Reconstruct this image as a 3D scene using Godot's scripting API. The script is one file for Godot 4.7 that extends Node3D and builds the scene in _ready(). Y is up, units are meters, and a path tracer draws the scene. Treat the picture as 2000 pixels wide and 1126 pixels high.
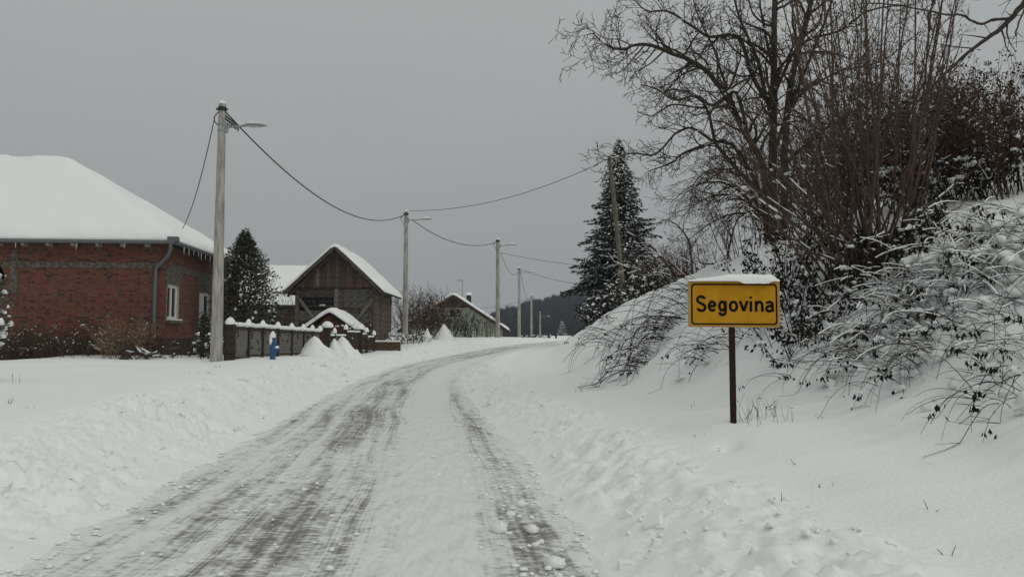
extends Node3D
# A plowed village road in deep snow under an overcast sky. Units are metres; the road runs away from the camera along -z ("d" below is the distance -z).

const FOCAL := 1511.0        # focal length of the photograph, in its pixels
const EYE := 1.6
const PITCH := 0.0628

class MB:
	var v := PackedVector3Array()
	var n := PackedVector3Array()
	var uv := PackedVector2Array()
	var ix := PackedInt32Array()
	func quad(a: Vector3, b: Vector3, c: Vector3, d: Vector3) -> void:
		var nn := (b - a).cross(c - a)
		if nn.length_squared() < 1e-14: nn = (c - a).cross(d - a)
		nn = nn.normalized()
		var k := v.size()
		v.push_back(a); v.push_back(b); v.push_back(c); v.push_back(d)
		n.push_back(nn); n.push_back(nn); n.push_back(nn); n.push_back(nn)
		ix.push_back(k); ix.push_back(k + 2); ix.push_back(k + 1); ix.push_back(k); ix.push_back(k + 3); ix.push_back(k + 2)
	func tri(a: Vector3, b: Vector3, c: Vector3) -> void:
		var nn := (b - a).cross(c - a).normalized()
		var k := v.size()
		v.push_back(a); v.push_back(b); v.push_back(c)
		n.push_back(nn); n.push_back(nn); n.push_back(nn)
		ix.push_back(k); ix.push_back(k + 2); ix.push_back(k + 1)
	# p: four lower corners counterclockwise seen from above, then the four upper ones
	func hexa(p: Array) -> void:
		quad(p[3], p[2], p[1], p[0]); quad(p[4], p[5], p[6], p[7])
		for i in 4:
			var j := (i + 1) % 4
			quad(p[i], p[j], p[j + 4], p[i + 4])
	func box(c: Vector3, s: Vector3, b := Basis.IDENTITY) -> void:
		var h := s * 0.5
		var p := []
		for y in [-1.0, 1.0]:
			for q in [Vector2(-1, 1), Vector2(1, 1), Vector2(1, -1), Vector2(-1, -1)]:
				p.append(c + b * Vector3(q.x * h.x, y * h.y, q.y * h.z))
		hexa(p)
	# box with chamfered vertical edges
	func bbox(c: Vector3, s: Vector3, e: float) -> void:
		var h := s * 0.5
		var ring := [Vector2(-h.x + e, h.z), Vector2(h.x - e, h.z), Vector2(h.x, h.z - e), Vector2(h.x, -h.z + e), Vector2(h.x - e, -h.z), Vector2(-h.x + e, -h.z), Vector2(-h.x, -h.z + e), Vector2(-h.x, h.z - e)]
		var lo := []; var hi := []
		for r in ring:
			lo.append(c + Vector3(r.x, -h.y, r.y)); hi.append(c + Vector3(r.x, h.y, r.y))
		for i in 8:
			var j := (i + 1) % 8
			quad(lo[i], lo[j], hi[j], hi[i])
		for i in range(1, 7):
			tri(hi[0], hi[i], hi[i + 1]); tri(lo[0], lo[i + 1], lo[i])
	# bar of width w (across side) and thickness t from a to b
	func bar(a: Vector3, b: Vector3, side: Vector3, w: float, t: float) -> void:
		var y := (b - a).normalized()
		var z := side.normalized().cross(y).normalized()
		var x := y.cross(z)
		box((a + b) * 0.5, Vector3(w, a.distance_to(b), t), Basis(x, y, z))
	func tube(p: PackedVector3Array, r: PackedFloat32Array, sides: int, cap := false) -> void:
		var m := p.size()
		if m < 2: return
		var k := v.size()
		var t := (p[1] - p[0]).normalized()
		var u := t.cross(Vector3.UP if absf(t.y) < 0.9 else Vector3.RIGHT).normalized()
		for i in m:
			if i > 0:
				t = (p[mini(i + 1, m - 1)] - p[i - 1]).normalized()
				u = (u - t * u.dot(t)).normalized()
			var w := t.cross(u)
			for s in sides:
				var a := TAU * s / sides
				var dir := u * cos(a) + w * sin(a)
				v.push_back(p[i] + dir * r[i]); n.push_back(dir)
		for i in m - 1:
			for s in sides:
				var a0 := k + i * sides + s
				var a1 := k + i * sides + (s + 1) % sides
				ix.push_back(a0); ix.push_back(a0 + sides); ix.push_back(a1)
				ix.push_back(a1); ix.push_back(a0 + sides); ix.push_back(a1 + sides)
		if cap:
			for e in [0, m - 1]:
				var c := v.size()
				var nn: Vector3 = (p[e] - p[1 if e == 0 else m - 2]).normalized()
				v.push_back(p[e]); n.push_back(nn)
				for s in sides:
					v.push_back(v[k + e * sides + s]); n.push_back(nn)
				for s in sides:
					var s2 := (s + 1) % sides
					if e == 0:
						ix.push_back(c); ix.push_back(c + 1 + s); ix.push_back(c + 1 + s2)
					else:
						ix.push_back(c); ix.push_back(c + 1 + s2); ix.push_back(c + 1 + s)
	func rod(a: Vector3, b: Vector3, r0: float, r1: float, sides := 8, cap := true) -> void:
		tube(PackedVector3Array([a, b]), PackedFloat32Array([r0, r1]), sides, cap)
	# rounded lump: rings x segs ellipsoid, uneven, with a flattened underside
	func blob(c: Vector3, s: Vector3, jit: float, rng: RandomNumberGenerator, rings := 5, segs := 7, under := 0.35, b := Basis.IDENTITY) -> void:
		var k := v.size()
		var ph := rng.randf() * 6.0
		for i in rings + 1:
			var th := PI * i / rings
			for j in segs:
				var a := TAU * j / segs + ph
				var d := Vector3(sin(th) * cos(a), cos(th), sin(th) * sin(a))
				var f := 1.0 + jit * (rng.randf() - 0.5) * (1.0 if i > 0 and i < rings else 0.0)
				var q := d * s * f
				if q.y < 0: q.y *= under
				v.push_back(c + b * q)
				n.push_back((b * (d / s)).normalized())
		for i in rings:
			for j in segs:
				var a0 := k + i * segs + j
				var a1 := k + i * segs + (j + 1) % segs
				ix.push_back(a0); ix.push_back(a0 + segs); ix.push_back(a1)
				ix.push_back(a1); ix.push_back(a0 + segs); ix.push_back(a1 + segs)
	# pointed leaf folded along its midrib: base p, direction d, flat side facing u
	func leaf(p: Vector3, d: Vector3, u: Vector3, l: float, w: float, fold := 0.25) -> void:
		var s := d.cross(u).normalized()
		var nn := s.cross(d).normalized()
		var mid := p + d * l * 0.5
		var tip := p + d * l - nn * l * 0.12
		var a := mid + s * w * 0.5 + nn * w * fold
		var c := mid - s * w * 0.5 + nn * w * fold
		var k := v.size()
		for q in [p, a, tip, c]:
			v.push_back(q)
		for q in [nn, (nn - s * fold).normalized(), nn, (nn + s * fold).normalized()]:
			n.push_back(q)
		ix.push_back(k); ix.push_back(k + 2); ix.push_back(k + 1); ix.push_back(k); ix.push_back(k + 3); ix.push_back(k + 2)
	# regular grid of rows x cols points already in v at k: smooth normals
	func grid(k: int, rows: int, cols: int) -> void:
		var up := (v[k + cols] - v[k]).cross(v[k + 1] - v[k]).y > 0.0
		for i in rows - 1:
			for j in cols - 1:
				var a := k + i * cols + j
				var b1 := a + 1 if up else a + cols
				var b2 := a + cols if up else a + 1
				ix.push_back(a); ix.push_back(b1); ix.push_back(b2)
				ix.push_back(a + cols + 1); ix.push_back(b2); ix.push_back(b1)
		var sg := 1.0 if up else -1.0
		for i in rows:
			for j in cols:
				var l := v[k + i * cols + maxi(j - 1, 0)]
				var r := v[k + i * cols + mini(j + 1, cols - 1)]
				var a := v[k + maxi(i - 1, 0) * cols + j]
				var b := v[k + mini(i + 1, rows - 1) * cols + j]
				var nn := (b - a).cross(r - l) * sg
				n.push_back(nn.normalized() if nn.length_squared() > 1e-16 else Vector3.UP)
	func surface(am: ArrayMesh, m: Material) -> void:
		var ar := []
		ar.resize(Mesh.ARRAY_MAX)
		ar[Mesh.ARRAY_VERTEX] = v; ar[Mesh.ARRAY_NORMAL] = n; ar[Mesh.ARRAY_INDEX] = ix
		if uv.size() == v.size(): ar[Mesh.ARRAY_TEX_UV] = uv
		am.add_surface_from_arrays(Mesh.PRIMITIVE_TRIANGLES, ar)
		am.surface_set_material(am.get_surface_count() - 1, m)
	func mesh(m: Material) -> ArrayMesh:
		var am := ArrayMesh.new()
		if v.size() > 0: surface(am, m)
		return am

var taken := {}
var M := {}
var cam: Camera3D

func numbered(called: String) -> String:
	var k: int = taken.get(called, 0)
	taken[called] = k + 1
	return called if k == 0 else "%s_%03d" % [called, k]

func thing(called: String, label: String, category: String, pos := Vector3.ZERO, group := "", turn := 0.0) -> Node3D:
	var o := Node3D.new()
	o.name = numbered(called)
	add_child(o)
	o.position = pos
	o.rotation.y = turn
	o.set_meta("label", label)
	o.set_meta("category", category)
	if group != "": o.set_meta("group", group)
	return o

func put(mb: MB, called: String, m: Material, parent: Node) -> MeshInstance3D:
	if mb.v.size() == 0: return null
	var o := putm(mb.mesh(m), called, parent)
	if called in ["snow", "leaves", "pale_leaves", "lattice_panel", "catkins", "rail_snow", "glazing_bar"]: o.set_meta("kind", "stuff")
	return o

func putm(me: Mesh, called: String, parent: Node) -> MeshInstance3D:
	var o := MeshInstance3D.new()
	o.mesh = me
	o.name = called
	parent.add_child(o, true)
	return o

func single(mb: MB, called: String, m: Material, label: String, category: String, group := "") -> MeshInstance3D:
	var o := put(mb, numbered(called), m, self)
	o.set_meta("label", label)
	o.set_meta("category", category)
	if group != "": o.set_meta("group", group)
	return o

func structure(o: Node, label := "") -> void:
	o.set_meta("kind", "structure")
	if label != "": o.set_meta("label", label)

func rnd(s: int) -> RandomNumberGenerator:
	var r := RandomNumberGenerator.new()
	r.seed = s * 7919 + 13
	return r

func ss(a: float, b: float, x: float) -> float:
	var t := clampf((x - a) / (b - a), 0.0, 1.0)
	return t * t * (3.0 - 2.0 * t)

# a point of the photograph at a distance d in front of the camera, in metres
func at(u: float, vv: float, d: float) -> Vector3:
	var x := (u - 1000.0) / FOCAL
	var y := (563.0 - vv) / FOCAL
	var k := d / (cos(PITCH) - y * sin(PITCH))
	return Vector3(x * k, EYE + k * (y * cos(PITCH) + sin(PITCH)), -d)

# ---------------------------------------------------------------- materials

func lin(r: float, g: float, b: float) -> Color:
	return Color(r, g, b).linear_to_srgb()

func flat(r: float, g: float, b: float, rough := 0.85, metal := 0.0) -> StandardMaterial3D:
	var m := StandardMaterial3D.new()
	m.albedo_color = lin(r, g, b)
	m.roughness = rough
	m.metallic = metal
	if rough > 0.6: m.metallic_specular = 0.25
	return m

func noise(freq: float, sd: int, kind := FastNoiseLite.TYPE_SIMPLEX_SMOOTH, oct := 4) -> FastNoiseLite:
	var f := FastNoiseLite.new()
	f.noise_type = kind
	f.frequency = freq
	f.seed = sd
	f.fractal_type = FastNoiseLite.FRACTAL_FBM if oct > 1 else FastNoiseLite.FRACTAL_NONE
	f.fractal_octaves = oct
	return f

func ramp_tex(img: Image, cols: Array, stops: Array) -> ImageTexture:
	var w := img.get_width()
	var h := img.get_height()
	img.convert(Image.FORMAT_L8)
	var src := img.get_data()
	var lut := PackedByteArray()
	for i in 256:
		var t := i / 255.0
		var k := 0
		while k < stops.size() - 2 and t > stops[k + 1]: k += 1
		var f := clampf((t - stops[k]) / (stops[k + 1] - stops[k]), 0.0, 1.0)
		var ca: Color = cols[k]
		var c := ca.lerp(cols[k + 1], f).linear_to_srgb()
		lut.push_back(int(c.r * 255)); lut.push_back(int(c.g * 255)); lut.push_back(int(c.b * 255))
	var out := PackedByteArray()
	out.resize(w * h * 3)
	for i in w * h:
		var b := src[i] * 3
		out[i * 3] = lut[b]; out[i * 3 + 1] = lut[b + 1]; out[i * 3 + 2] = lut[b + 2]
	return ImageTexture.create_from_image(Image.create_from_data(w, h, false, Image.FORMAT_RGB8, out))

func bump_tex(img: Image, s: float) -> ImageTexture:
	var i2: Image = img.duplicate()
	i2.convert(Image.FORMAT_RGBA8)
	i2.bump_map_to_normal_map(s)
	return ImageTexture.create_from_image(i2)

# grained material laid by triplanar mapping; sc = repeats per metre along each axis
func grain(sd: int, freq: float, cols: Array, stops: Array, sc: Vector3, rough := 0.9, bump := 0.0, world := true, size := 256) -> StandardMaterial3D:
	var m := StandardMaterial3D.new()
	var img := noise(freq, sd, FastNoiseLite.TYPE_SIMPLEX_SMOOTH, 5).get_seamless_image(size, size)
	m.albedo_texture = ramp_tex(img.duplicate(), cols, stops)
	if bump > 0.0:
		m.normal_enabled = true
		m.normal_texture = bump_tex(img, bump)
		m.normal_scale = 0.3
	m.uv1_triplanar = true
	m.uv1_world_triplanar = world
	m.uv1_scale = sc
	m.roughness = rough
	m.metallic_specular = 0.25
	return m

func brick_material() -> StandardMaterial3D:
	# 2.016 m square of brickwork: 28 courses of 72 mm, alternately stretchers and headers
	var S := 1024
	var r := rnd(41)
	var nz := noise(0.03, 5)
	var nf := noise(0.22, 6, FastNoiseLite.TYPE_SIMPLEX_SMOOTH, 2)
	var col := PackedByteArray(); col.resize(S * S * 3)
	var hgt := PackedByteArray(); hgt.resize(S * S)
	var ch := S / 28.0
	var tones := []
	for row in 28:
		var line := []
		for k in 16:
			var t := r.randf()
			var c := Color(0.115, 0.034, 0.021).lerp(Color(0.185, 0.054, 0.030), r.randf())
			if t < 0.13: c = Color(0.052, 0.024, 0.018)
			elif t < 0.25: c = Color(0.17, 0.068, 0.042)
			elif t < 0.30: c = Color(0.12, 0.07, 0.05)
			line.append(c)
		tones.append(line)
	for y in S:
		var row := int(y / ch) % 28
		var fy := (y - row * ch) / ch
		var stretch := row % 2 == 0
		var bw := S / 8.0 if stretch else S / 16.0
		var off := 0.0 if stretch else bw * 0.5
		var jy := smoothstep(0.0, 0.10, fy) * (1.0 - smoothstep(0.84, 0.95, fy))
		for x in S:
			var xx := fposmod(x + off + nz.get_noise_2d(x, y) * 3.0, S)
			var bi := int(xx / bw)
			var fx := (xx - bi * bw)
			var jx := smoothstep(0.0, 3.0, fx) * (1.0 - smoothstep(bw - 6.0, bw - 2.0, fx))
			var b := jx * jy
			var g := nf.get_noise_2d(x, y)
			var c: Color = tones[row][bi % 16]
			c = c * (1.0 + 0.35 * g)
			var mo := Color(0.125, 0.094, 0.074) * (1.0 + 0.4 * g)
			c = mo.lerp(c, b).linear_to_srgb()
			var q := (y * S + x)
			col[q * 3] = int(clampf(c.r, 0, 1) * 255); col[q * 3 + 1] = int(clampf(c.g, 0, 1) * 255); col[q * 3 + 2] = int(clampf(c.b, 0, 1) * 255)
			hgt[q] = int(clampf(0.2 + 0.6 * b + 0.15 * g, 0, 1) * 255)
	var m := StandardMaterial3D.new()
	m.albedo_texture = ImageTexture.create_from_image(Image.create_from_data(S, S, false, Image.FORMAT_RGB8, col))
	m.normal_enabled = true
	m.normal_texture = bump_tex(Image.create_from_data(S, S, false, Image.FORMAT_L8, hgt), 4.0)
	m.uv1_triplanar = true
	m.uv1_scale = Vector3.ONE / 2.016
	m.roughness = 0.95
	return m

func make_materials() -> void:
	var s := StandardMaterial3D.new()
	var si := noise(0.035, 3, FastNoiseLite.TYPE_SIMPLEX_SMOOTH, 5).get_seamless_image(512, 512)
	s.albedo_color = lin(0.84, 0.865, 0.85)
	s.roughness = 0.75
	s.normal_enabled = true
	s.normal_texture = bump_tex(si, 5.0)
	s.normal_scale = 0.7
	s.uv1_triplanar = true
	s.uv1_world_triplanar = true
	s.uv1_scale = Vector3.ONE * 0.9
	M.snow = s
	var s2: StandardMaterial3D = s.duplicate()
	s2.normal_scale = 0.22
	s2.uv1_scale = Vector3.ONE * 0.35
	M.snow_smooth = s2
	M.brick = brick_material()
	M.concrete = grain(11, 0.02, [Color(0.22, 0.21, 0.185), Color(0.36, 0.35, 0.31), Color(0.46, 0.445, 0.40)], [0.2, 0.5, 0.8], Vector3(1.6, 0.22, 1.6), 0.9, 2.0)
	M.beam = grain(12, 0.03, [Color(0.075, 0.064, 0.053), Color(0.12, 0.105, 0.088), Color(0.17, 0.155, 0.13)], [0.2, 0.5, 0.8], Vector3.ONE * 0.7, 0.95, 2.0)
	M.plaster = grain(13, 0.03, [Color(0.36, 0.34, 0.29), Color(0.46, 0.44, 0.38)], [0.2, 0.8], Vector3.ONE * 0.8, 0.9)
	M.wood_v = []
	M.wood_h = []
	var wd := [[Color(0.051, 0.038, 0.030), Color(0.123, 0.087, 0.068), Color(0.232, 0.181, 0.152)], [Color(0.041, 0.029, 0.025), Color(0.084, 0.059, 0.048), Color(0.145, 0.109, 0.090)], [Color(0.072, 0.043, 0.032), Color(0.152, 0.084, 0.058), Color(0.217, 0.145, 0.116)], [Color(0.072, 0.062, 0.054), Color(0.189, 0.162, 0.139), Color(0.319, 0.283, 0.246)]]
	for i in 4:
		M.wood_v.append(grain(20 + i, 0.035, wd[i], [0.25, 0.5, 0.8], Vector3(5.0, 0.45, 5.0), 0.9, 3.0))
		var hc: Array = wd[i].duplicate()
		for q in 3: hc[q] = Color(hc[q].r * 0.68, hc[q].g * 0.74, hc[q].b * 0.76)
		M.wood_h.append(grain(30 + i, 0.035, hc, [0.25, 0.5, 0.8], Vector3(0.35, 3.0, 0.35), 0.9))
	M.post = grain(40, 0.035, [Color(0.022, 0.016, 0.013), Color(0.05, 0.038, 0.03), Color(0.085, 0.068, 0.055)], [0.2, 0.5, 0.8], Vector3(5.0, 0.6, 5.0), 0.9, 3.0)
	M.lattice = grain(44, 0.03, [Color(0.038, 0.03, 0.024), Color(0.075, 0.06, 0.047)], [0.2, 0.8], Vector3.ONE * 2.0, 0.9)
	M.pole_wood = grain(45, 0.03, [Color(0.06, 0.05, 0.042), Color(0.14, 0.12, 0.10), Color(0.21, 0.185, 0.155)], [0.2, 0.5, 0.8], Vector3(4.0, 0.3, 4.0), 0.9, 3.0)
	M.bark = grain(46, 0.04, [Color(0.030, 0.023, 0.019), Color(0.066, 0.052, 0.042), Color(0.115, 0.093, 0.076)], [0.2, 0.5, 0.85], Vector3(3.0, 1.0, 3.0), 0.95, 3.0)
	M.twig = flat(0.030, 0.022, 0.018)
	M.hazel = grain(47, 0.04, [Color(0.052, 0.034, 0.025), Color(0.105, 0.07, 0.053), Color(0.16, 0.115, 0.092)], [0.2, 0.5, 0.85], Vector3(4.0, 1.0, 4.0), 0.85)
	M.hazel_twig = flat(0.08, 0.049, 0.034)
	M.willow = flat(0.058, 0.052, 0.030)
	M.catkin = flat(0.115, 0.085, 0.05)
	M.dead_leaf = flat(0.078, 0.044, 0.028)
	M.dead_leaf_red = flat(0.085, 0.038, 0.022)
	M.dark_leaf = flat(0.016, 0.016, 0.012, 0.7)
	M.cane = flat(0.030, 0.018, 0.015)
	M.evergreen = flat(0.042, 0.05, 0.027, 0.4)
	M.evergreen_pale = flat(0.11, 0.115, 0.068, 0.45)
	M.needle = flat(0.040, 0.048, 0.040, 0.8)
	M.straw = flat(0.20, 0.135, 0.085)
	M.weed = flat(0.09, 0.065, 0.045)
	M.zinc = flat(0.13, 0.14, 0.145, 0.45, 0.3)
	M.pvc = flat(0.72, 0.71, 0.68, 0.4)
	var g := flat(0.02, 0.022, 0.024, 0.06)
	M.glass = g
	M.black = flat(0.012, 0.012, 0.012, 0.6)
	M.cable = flat(0.016, 0.016, 0.017, 0.55)
	M.galv = flat(0.30, 0.31, 0.31, 0.5, 0.4)
	M.lamp_lens = flat(0.5, 0.5, 0.48, 0.2)
	M.dark_roof = grain(48, 0.03, [Color(0.03, 0.024, 0.02), Color(0.055, 0.045, 0.04)], [0.2, 0.8], Vector3.ONE * 1.5)
	M.ice = flat(0.75, 0.79, 0.80, 0.15)
	M.blue = grain(49, 0.03, [Color(0.03, 0.085, 0.19), Color(0.045, 0.125, 0.27)], [0.25, 0.75], Vector3.ONE * 3.0, 0.5)
	M.yellow = grain(50, 0.012, [Color(0.47, 0.225, 0.010), Color(0.50, 0.245, 0.012), Color(0.53, 0.265, 0.015)], [0.2, 0.5, 0.8], Vector3(1.5, 0.7, 1.5), 0.7)
	M.sign_edge = grain(51, 0.03, [Color(0.36, 0.24, 0.085), Color(0.46, 0.33, 0.15)], [0.2, 0.8], Vector3.ONE * 3.0, 0.55)
	M.sign_black = flat(0.008, 0.007, 0.007, 0.9)
	M.rust_post = grain(52, 0.04, [Color(0.016, 0.009, 0.008), Color(0.036, 0.016, 0.014), Color(0.06, 0.024, 0.018)], [0.2, 0.6, 0.9], Vector3(4.0, 1.0, 4.0), 0.7)
	M.green_wall = grain(53, 0.02, [Color(0.40, 0.46, 0.35), Color(0.47, 0.53, 0.42)], [0.2, 0.8], Vector3.ONE * 0.5)
	M.red_plank = grain(54, 0.035, [Color(0.022, 0.013, 0.012), Color(0.05, 0.03, 0.028)], [0.2, 0.8], Vector3(3.0, 0.5, 3.0))
	M.mud = grain(55, 0.03, [Color(0.06, 0.038, 0.026), Color(0.12, 0.075, 0.052)], [0.2, 0.8], Vector3.ONE * 0.8, 0.95, 3.0)
	M.plinth = grain(56, 0.03, [Color(0.022, 0.018, 0.015), Color(0.055, 0.042, 0.035), Color(0.085, 0.055, 0.04)], [0.2, 0.5, 0.8], Vector3.ONE * 0.7, 0.95, 3.0)
	M.forest = flat(0.020, 0.019, 0.021)
	M.forest_floor = grain(57, 0.03, [Color(0.022, 0.019, 0.019), Color(0.05, 0.047, 0.05)], [0.3, 0.8], Vector3.ONE * 0.02)
	M.red_white = flat(0.42, 0.42, 0.41, 0.5)
# ---------------------------------------------------------------- camera, sky, sun

func make_view() -> void:
	cam = Camera3D.new()
	cam.name = "camera"
	add_child(cam)
	cam.position = Vector3(0, EYE, 0)
	cam.rotation = Vector3(PITCH, 0, 0)
	cam.fov = rad_to_deg(2.0 * atan(563.0 / FOCAL))
	cam.near = 0.1
	cam.far = 3000.0
	cam.current = true
	# overcast sky: brightness rises evenly from the horizon to the zenith, with faint cloud
	var w := 512; var h := 256
	var img := Image.create(w, h, false, Image.FORMAT_RGBF)
	var nz := noise(1.3, 77, FastNoiseLite.TYPE_SIMPLEX_SMOOTH, 3)
	for y in h:
		var el := (0.5 - (y + 0.5) / h) * PI
		for x in w:
			var a := TAU * x / w
			var dir := Vector3(cos(a) * cos(el), sin(el) * 2.2, sin(a) * cos(el))
			var f := 1.0 + 0.035 * nz.get_noise_3dv(dir)
			var up := maxf(sin(el), 0.0)
			var l := 0.335 * (1.0 + 0.52 * up) * f
			img.set_pixel(x, y, Color(l * 0.972, l * 1.008, l * (1.015 - 0.03 * up)))
	var sm := PanoramaSkyMaterial.new()
	sm.panorama = ImageTexture.create_from_image(img)
	var sky := Sky.new()
	sky.sky_material = sm
	var e := Environment.new()
	e.background_mode = Environment.BG_SKY
	e.sky = sky
	e.tonemap_mode = Environment.TONE_MAPPER_LINEAR
	e.tonemap_exposure = 1.0
	e.sdfgi_enabled = true
	e.ssao_enabled = true
	e.ssil_enabled = true
	e.fog_enabled = true
	e.fog_density = 0.0004
	e.fog_light_color = Color(0.60, 0.63, 0.67)
	var we := WorldEnvironment.new()
	we.name = "world_environment"
	we.environment = e
	add_child(we)
	var sun := DirectionalLight3D.new()
	sun.name = "sun"
	add_child(sun)
	sun.rotation_degrees = Vector3(-50, 48, 0)
	sun.light_energy = 0.27
	sun.light_color = Color(1.0, 0.985, 0.95)
	sun.light_angular_distance = 60.0
	sun.shadow_enabled = true

# ---------------------------------------------------------------- the lie of the land

const TD := 0.25
var t_cx := PackedFloat32Array()      # centre of the road
var t_el := PackedFloat32Array()      # height of the road
var t_lf := PackedFloat32Array()      # height of the field on the left
var t_bk := PackedFloat32Array()      # height of the bank on the right
var n_a: FastNoiseLite
var n_b: FastNoiseLite
var n_c: FastNoiseLite
var n_d: FastNoiseLite

func table(xs: Array, ys: Array) -> PackedFloat32Array:
	var out := PackedFloat32Array()
	for i in 3200:
		var x := -20.0 + i * TD
		var k := 0
		while k < xs.size() - 2 and x > xs[k + 1]: k += 1
		var h: float = xs[k + 1] - xs[k]
		var t := clampf((x - xs[k]) / h, 0.0, 1.0)
		var s0: float = 0.0 if k == 0 else (ys[k + 1] - ys[k - 1]) / (xs[k + 1] - xs[k - 1])
		var s1: float = 0.0 if k + 2 >= xs.size() else (ys[k + 2] - ys[k]) / (xs[k + 2] - xs[k])
		var t2 := t * t; var t3 := t2 * t
		out.push_back((2 * t3 - 3 * t2 + 1) * ys[k] + (t3 - 2 * t2 + t) * h * s0 + (3 * t2 - 2 * t3) * ys[k + 1] + (t3 - t2) * h * s1)
	return out

func look(t: PackedFloat32Array, d: float) -> float:
	var f := clampf((d + 20.0) / TD, 0.0, 3197.0)
	var i := int(f)
	return lerpf(t[i], t[i + 1], f - i)

func make_tables() -> void:
	t_cx = table([-20, 0, 5, 10, 15, 20, 25, 30, 35, 40, 45, 50, 55, 60, 70, 80, 100, 130, 200, 700], [-1.3, -1.25, -1.35, -1.85, -2.45, -3.0, -3.4, -3.55, -3.3, -2.6, -1.6, -0.3, 1.2, 2.9, 6.2, 9, 13, 17, 24, 40])
	t_el = table([-20, 0, 12, 20, 30, 40, 45, 50, 60, 70, 80, 100, 130, 200, 700], [0, 0, 0, 0.05, 0.2, 0.45, 0.6, 0.8, 1.12, 1.25, 1.15, 0.7, 0.1, -1.0, -2])
	t_lf = table([-20, 0, 5, 10, 20, 27, 33, 40, 46, 55, 65, 80, 120, 200, 700], [0.5, 0.52, 0.56, 0.70, 0.86, 0.93, 0.78, 0.9, 1.3, 1.5, 1.58, 1.4, 0.8, 0.2, 0])
	t_bk = table([-20, 8, 11, 15, 20, 30, 45, 60, 80, 120, 700], [2.2, 2.2, 2.5, 3.0, 2.7, 2.05, 1.55, 0.9, 0.6, 0.5, 0.5])
	n_a = noise(0.16, 101, FastNoiseLite.TYPE_SIMPLEX_SMOOTH, 3)      # drifts, metres across
	n_b = noise(2.1, 102, FastNoiseLite.TYPE_SIMPLEX_SMOOTH, 3)       # plowed lumps
	n_c = noise(5.5, 103, FastNoiseLite.TYPE_CELLULAR, 1)             # broken crust
	n_c.cellular_return_type = FastNoiseLite.RETURN_DISTANCE
	n_d = noise(0.75, 104, FastNoiseLite.TYPE_SIMPLEX_SMOOTH, 2)

func half_width(d: float) -> float:
	return 2.08 - 0.34 * ss(8, 32, d)

func plow(x: float, d: float, m: float) -> float:
	if m < 0.01: return 0.0
	var a := n_b.get_noise_2d(x, d)
	var c := n_c.get_noise_2d(x + a * 0.1, d)
	var b := n_d.get_noise_2d(x * 1.4, d * 0.8)
	m *= 0.62 + 0.75 * (n_a.get_noise_2d(x * 3.0 + 50.0, d * 2.2) + 0.25)
	return m * (0.05 * b + 0.075 * a - 0.10 * (c + 0.4) * (0.6 + 0.9 * a) + 0.07 * n_b.get_noise_2d(x * 3.1 + 7.0, d * 3.1))

# o = distance to the right of the road's centre line
func ground_h(o: float, d: float) -> float:
	var x := o + look(t_cx, d)
	var el := look(t_el, d)
	var hw := half_width(d)
	var fade := 1.0 - ss(40.0, 90.0, d)
	if o < 0.0:
		var e := -o - hw + 0.16 * n_d.get_noise_2d(3.0, d * 0.9) + 0.05 * n_b.get_noise_2d(5.0, d)
		if e < -0.3: return el - 0.04
		var lf := look(t_lf, d)
		var y := lerpf(el - 0.04, lf, ss(-0.4, 2.1, e)) + 0.04 * exp(-pow((e - 1.35) / 0.35, 2.0))
		y += plow(x, d, ss(-0.05, 0.35, e) * (1.0 - ss(1.35, 2.0, e)) * fade)
		var f := ss(1.5, 4.0, e)
		y += f * (0.10 * n_a.get_noise_2d(x, d) + 0.012 * n_d.get_noise_2d(x * 0.6 + d * 0.9, d * 0.35))
		if x < -15.0 and d > 15.0 and d < 40.0: y -= 0.16 * ss(-13.0, -19.0, x)
		return y
	var e := o - hw + 0.14 * n_d.get_noise_2d(31.0, d * 0.9) + 0.05 * n_b.get_noise_2d(9.0, d)
	if e < -0.3: return el - 0.04
	var y := el - 0.04 + 0.42 * ss(-0.3, 1.1, e) + 0.09 * maxf(0.0, e - 1.2) - 0.05 * exp(-pow((e - 1.75) / 0.35, 2.0))
	y += look(t_bk, d) * ss(2.6, 7.2, e)
	if e > 7.0: y += 0.17 * 40.0 * (1.0 - exp(-(e - 7.0) / 40.0)) * (1.0 - 0.9 * ss(60.0, 120.0, d))
	y += plow(x, d, ss(-0.05, 0.35, e) * (1.0 - ss(1.1, 1.7, e)) * fade * 0.85)
	var f := ss(1.6, 3.5, e)
	y += f * (0.10 * n_a.get_noise_2d(x * 2.0, d * 2.0) + 0.012 * n_d.get_noise_2d(x * 0.7 - d * 0.8, d * 0.5 + x * 0.3))
	var f2 := ss(2.6, 4.0, e) * fade
	y += f2 * 0.13 * n_d.get_noise_2d(x * 0.9, d * 0.55)
	y += 0.20 * exp(-(pow((x - 2.75) / 0.95, 2.0) + pow((d - 9.2) / 1.7, 2.0)))
	y -= 0.04 * exp(-(pow((x - 2.56) / 0.06, 2.0) + pow((d - 8.9) / 0.09, 2.0)))
	# hollow trodden beside the sign
	y -= 0.10 * exp(-(pow((x - 2.25) / 0.14, 2.0) + pow((d - 8.1) / 0.16, 2.0)))
	return y

func gh(x: float, d: float) -> float:
	return ground_h(x - look(t_cx, d), d)

func on(x: float, d: float, sink := 0.0) -> Vector3:
	return Vector3(x, gh(x, d) - sink, -d)

# where a line of sight of the photograph meets the snow
func hit(u: float, vv: float, d0 := 3.0) -> Vector3:
	var d := d0
	while d < 120.0:
		var p := at(u, vv, d)
		if p.y < gh(p.x, d):
			return on(p.x, d)
		d += 0.03 + d * 0.004
	return at(u, vv, 60.0)

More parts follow.
